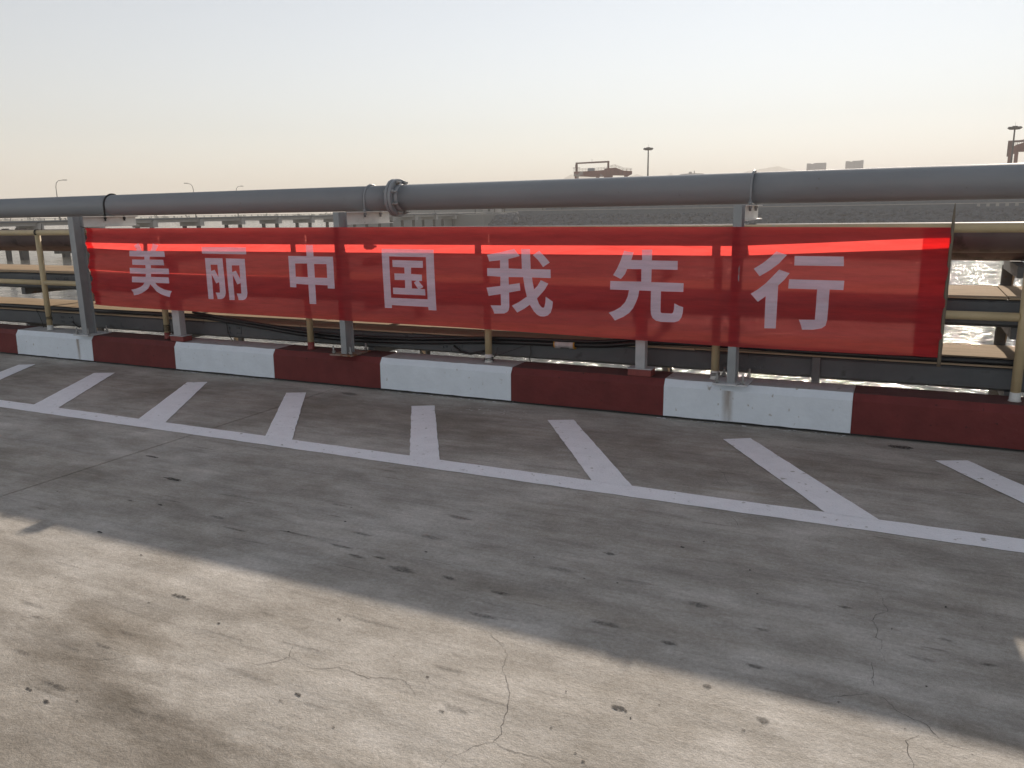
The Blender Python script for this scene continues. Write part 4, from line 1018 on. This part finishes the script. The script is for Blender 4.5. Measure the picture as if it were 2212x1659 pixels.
m = MB(); m.prism([(U(5.2, A0), Z(.0490)), (U(9.0, A0), Z(.0490)), (U(9.0, A0), Z(.0590)), (U(5.6, A0), Z(.0585)), (U(5.22, A0), Z(.0562))], 'y', 2, 3.8); cpart('girder', m)
for ua, ub in ((4.82, 5.0), (5.13, 5.33), (8.0, 8.25), (8.6, 8.8)):
    m = MB(); m.box(U(ua, A0), U(ub, A0), .2, 1.8, .02, Z(.0495)); cpart('leg', m)
railing(U(4.85, A0), Z(.052), U(5.22, A0), Z(.0562), .1, 5); railing(U(5.25, A0), Z(.0562), U(5.6, A0), Z(.0585), 2.1, 4)

def light_mast(az, D, top, ant, rad, label):
    loc, _ = frame_at(az, D)
    t = empty('light_mast', loc, -R(az)); tag(t, label, 'light mast', 'tall floodlight masts in the port')
    h = 1.6+D*top-2.6
    m = MB(); m.tube([(0, 0, 0), (0, 0, h*.5), (0, 0, h)], [.42, .34, .24], 10); m.build('pole', M_farst, t)
    m = MB()
    ringp = [(rad*.8*math.cos(R(a)), rad*.8*math.sin(R(a)), h-.3) for a in range(0, 361, 30)]
    m.tube(ringp, .12, 6); m.box(-.7, .7, -.7, .7, h-.6, h+.5)
    for a in range(0, 360, 90): m.bar((0, 0, h-.3), (rad*.8*math.cos(R(a)), rad*.8*math.sin(R(a)), h-.3), .16)
    m.build('ring', M_farst, t)
    for k in range(10):
        a = 2*math.pi*k/10
        m = MB(); c, s_ = math.cos(a), math.sin(a)
        m.bar((rad*.72*c, rad*.72*s_, h-.35), (rad*1.08*c, rad*1.08*s_, h+.05), .85, .55); m.build('floodlight', M_farst, t)
    m = MB(); m.tube([(0, 0, h), (0, 0, 1.6+D*ant-2.6)], [.06, .02], 6); m.build('antenna', M_farst, t)
light_mast(-16.555, 340, .0672, .0722, 1.75, 'tall floodlight mast right of the middle crane')
light_mast(5.02, 330, .0727, .0782, 1.9, 'tall floodlight mast in front of the right crane')

def tower(az0, az1, D, steps, label):
    am = (az0+az1)/2; loc, rz = frame_at(am, D)
    t = empty('apartment_tower', loc, rz); tag(t, label, 'building', 'hazy tower blocks on the horizon')
    hw = D*math.tan(R((az1-az0)/2))
    for (f0, f1, te) in steps:
        m = MB(); zt = 1.6+D*te-2.6
        m.box(-hw+2*hw*f0+.02, -hw+2*hw*f1-.02, 0, 16, 0, zt); m.build('block', M_bld, t)
        n = 5
        for k in range(n):
            xx = -hw+2*hw*(f0+(f1-f0)*(k+.5)/n)
            g = MB(); g.box(xx-.35, xx+.35, -.5, -.02, 0, zt-1.5); g.build('pilaster', M_bld, t)
tower(-6.38, -5.19, 1150, [(0, .22, .0450), (.22, .34, .0443), (.34, 1, .0452)], 'hazy grey tower block on the horizon, left one of two')
tower(-4.06, -3.0, 1150, [(0, .24, .0461), (.24, .38, .0454), (.38, .82, .0462), (.82, 1, .0466)], 'hazy grey tower block on the horizon, right one of two')
loc, rz = frame_at(-13.64, 700)
t = empty('port_shed', loc, rz); tag(t, 'wide pale shed roof showing just over the grey pipe', 'building')
hw = 700*math.tan(R(.75)); zt = 1.6+700*.0374-2.6
m = MB(); m.box(-hw, hw, 0, 18, 0, zt-1); m.build('wall', M_farl, t)
m = MB(); m.prism([(-hw-.3, zt-.998), (hw+.3, zt-.998), (hw+.3, zt-.1), (0, zt+.35), (-hw-.3, zt-.2)], 'y', -.6, 18.6); m.build('roof', M_farl, t)
m = MB(); m.box(-2.4, 0, 2, 5, zt, zt+1.6); m.build('roof_house', M_farl, t)
m = MB(); m.tube([(1.6, 3, zt), (1.9, 3, zt+2.6)], .2, 6); m.tube([(2.4, 3, zt), (1.9, 3, zt+2.6)], .2, 6); m.build('roof_mast', M_farst, t)

# ---------------------------------------------------------------- hills in the haze
def hill(name, pts, D, depth=500):
    m = MB(); n = len(pts)
    rr = random.Random(len(pts)+int(D))
    fine = []
    for (a0, t0), (a1, t1) in zip(pts, pts[1:]):
        for k in range(10):
            f = k/10; fine.append((a0+(a1-a0)*f, t0+(t1-t0)*f+(rr.random()-.5)*.0009*(0 < k)))
    fine.append(pts[-1])
    rows = []
    for v, hmul, dd in ((0, 0, -depth*.6), (1, .55, -depth*.25), (2, 1, 0), (3, 0, depth*.8)):
        row = []
        for a, te in fine:
            q = R(a); d = D+dd
            row.append(len(m.v)); m.v.append((d*math.sin(q), d*math.cos(q), -4 + (1.6+D*te+4)*hmul))
        rows.append(row)
    for r0, r1 in zip(rows, rows[1:]):
        for k in range(len(r0)-1):
            m.f.append((r0[k], r0[k+1], r1[k+1], r1[k])); m.sm.append(True)
    tag(m.build(name, M_hill), kind='structure')
hill('hill', [(-24.5, .012), (-22.45, .0333), (-21.77, .0397), (-21.2, .0378), (-20.5, .0362), (-19.64, .0352), (-18.4, .031), (-17.9, .0345), (-17.3, .0384), (-16.7, .0353), (-15.8, .031), (-15.3, .0352), (-15.04, .0392), (-14.7, .0352), (-13.5, .02)], 4150)
hill('hill', [(-13, .02), (-10.2, .0380), (-9.2, .0405), (-8.15, .0434), (-7.6, .0402), (-7.24, .0386), (-5, .03), (-2, .018)], 4250)

# ---------------------------------------------------------------- haze
hz = MB(); hz.box(-4300, 4300, -400, 4900, -7.5, 196)
hm = bpy.data.materials.new('haze'); hm.use_nodes = True
nt = hm.node_tree; nt.nodes.remove(nt.nodes['Principled BSDF'])
pv = nt.nodes.new('ShaderNodeVolumePrincipled')
pv.inputs['Color'].default_value = (.90, .865, .825, 1)
pv.inputs['Density'].default_value = 0.00045
pv.inputs['Anisotropy'].default_value = 0.1
nt.links.new(pv.outputs[0], nt.nodes['Material Output'].inputs['Volume'])
tag(hz.build('haze', hm), kind='stuff')
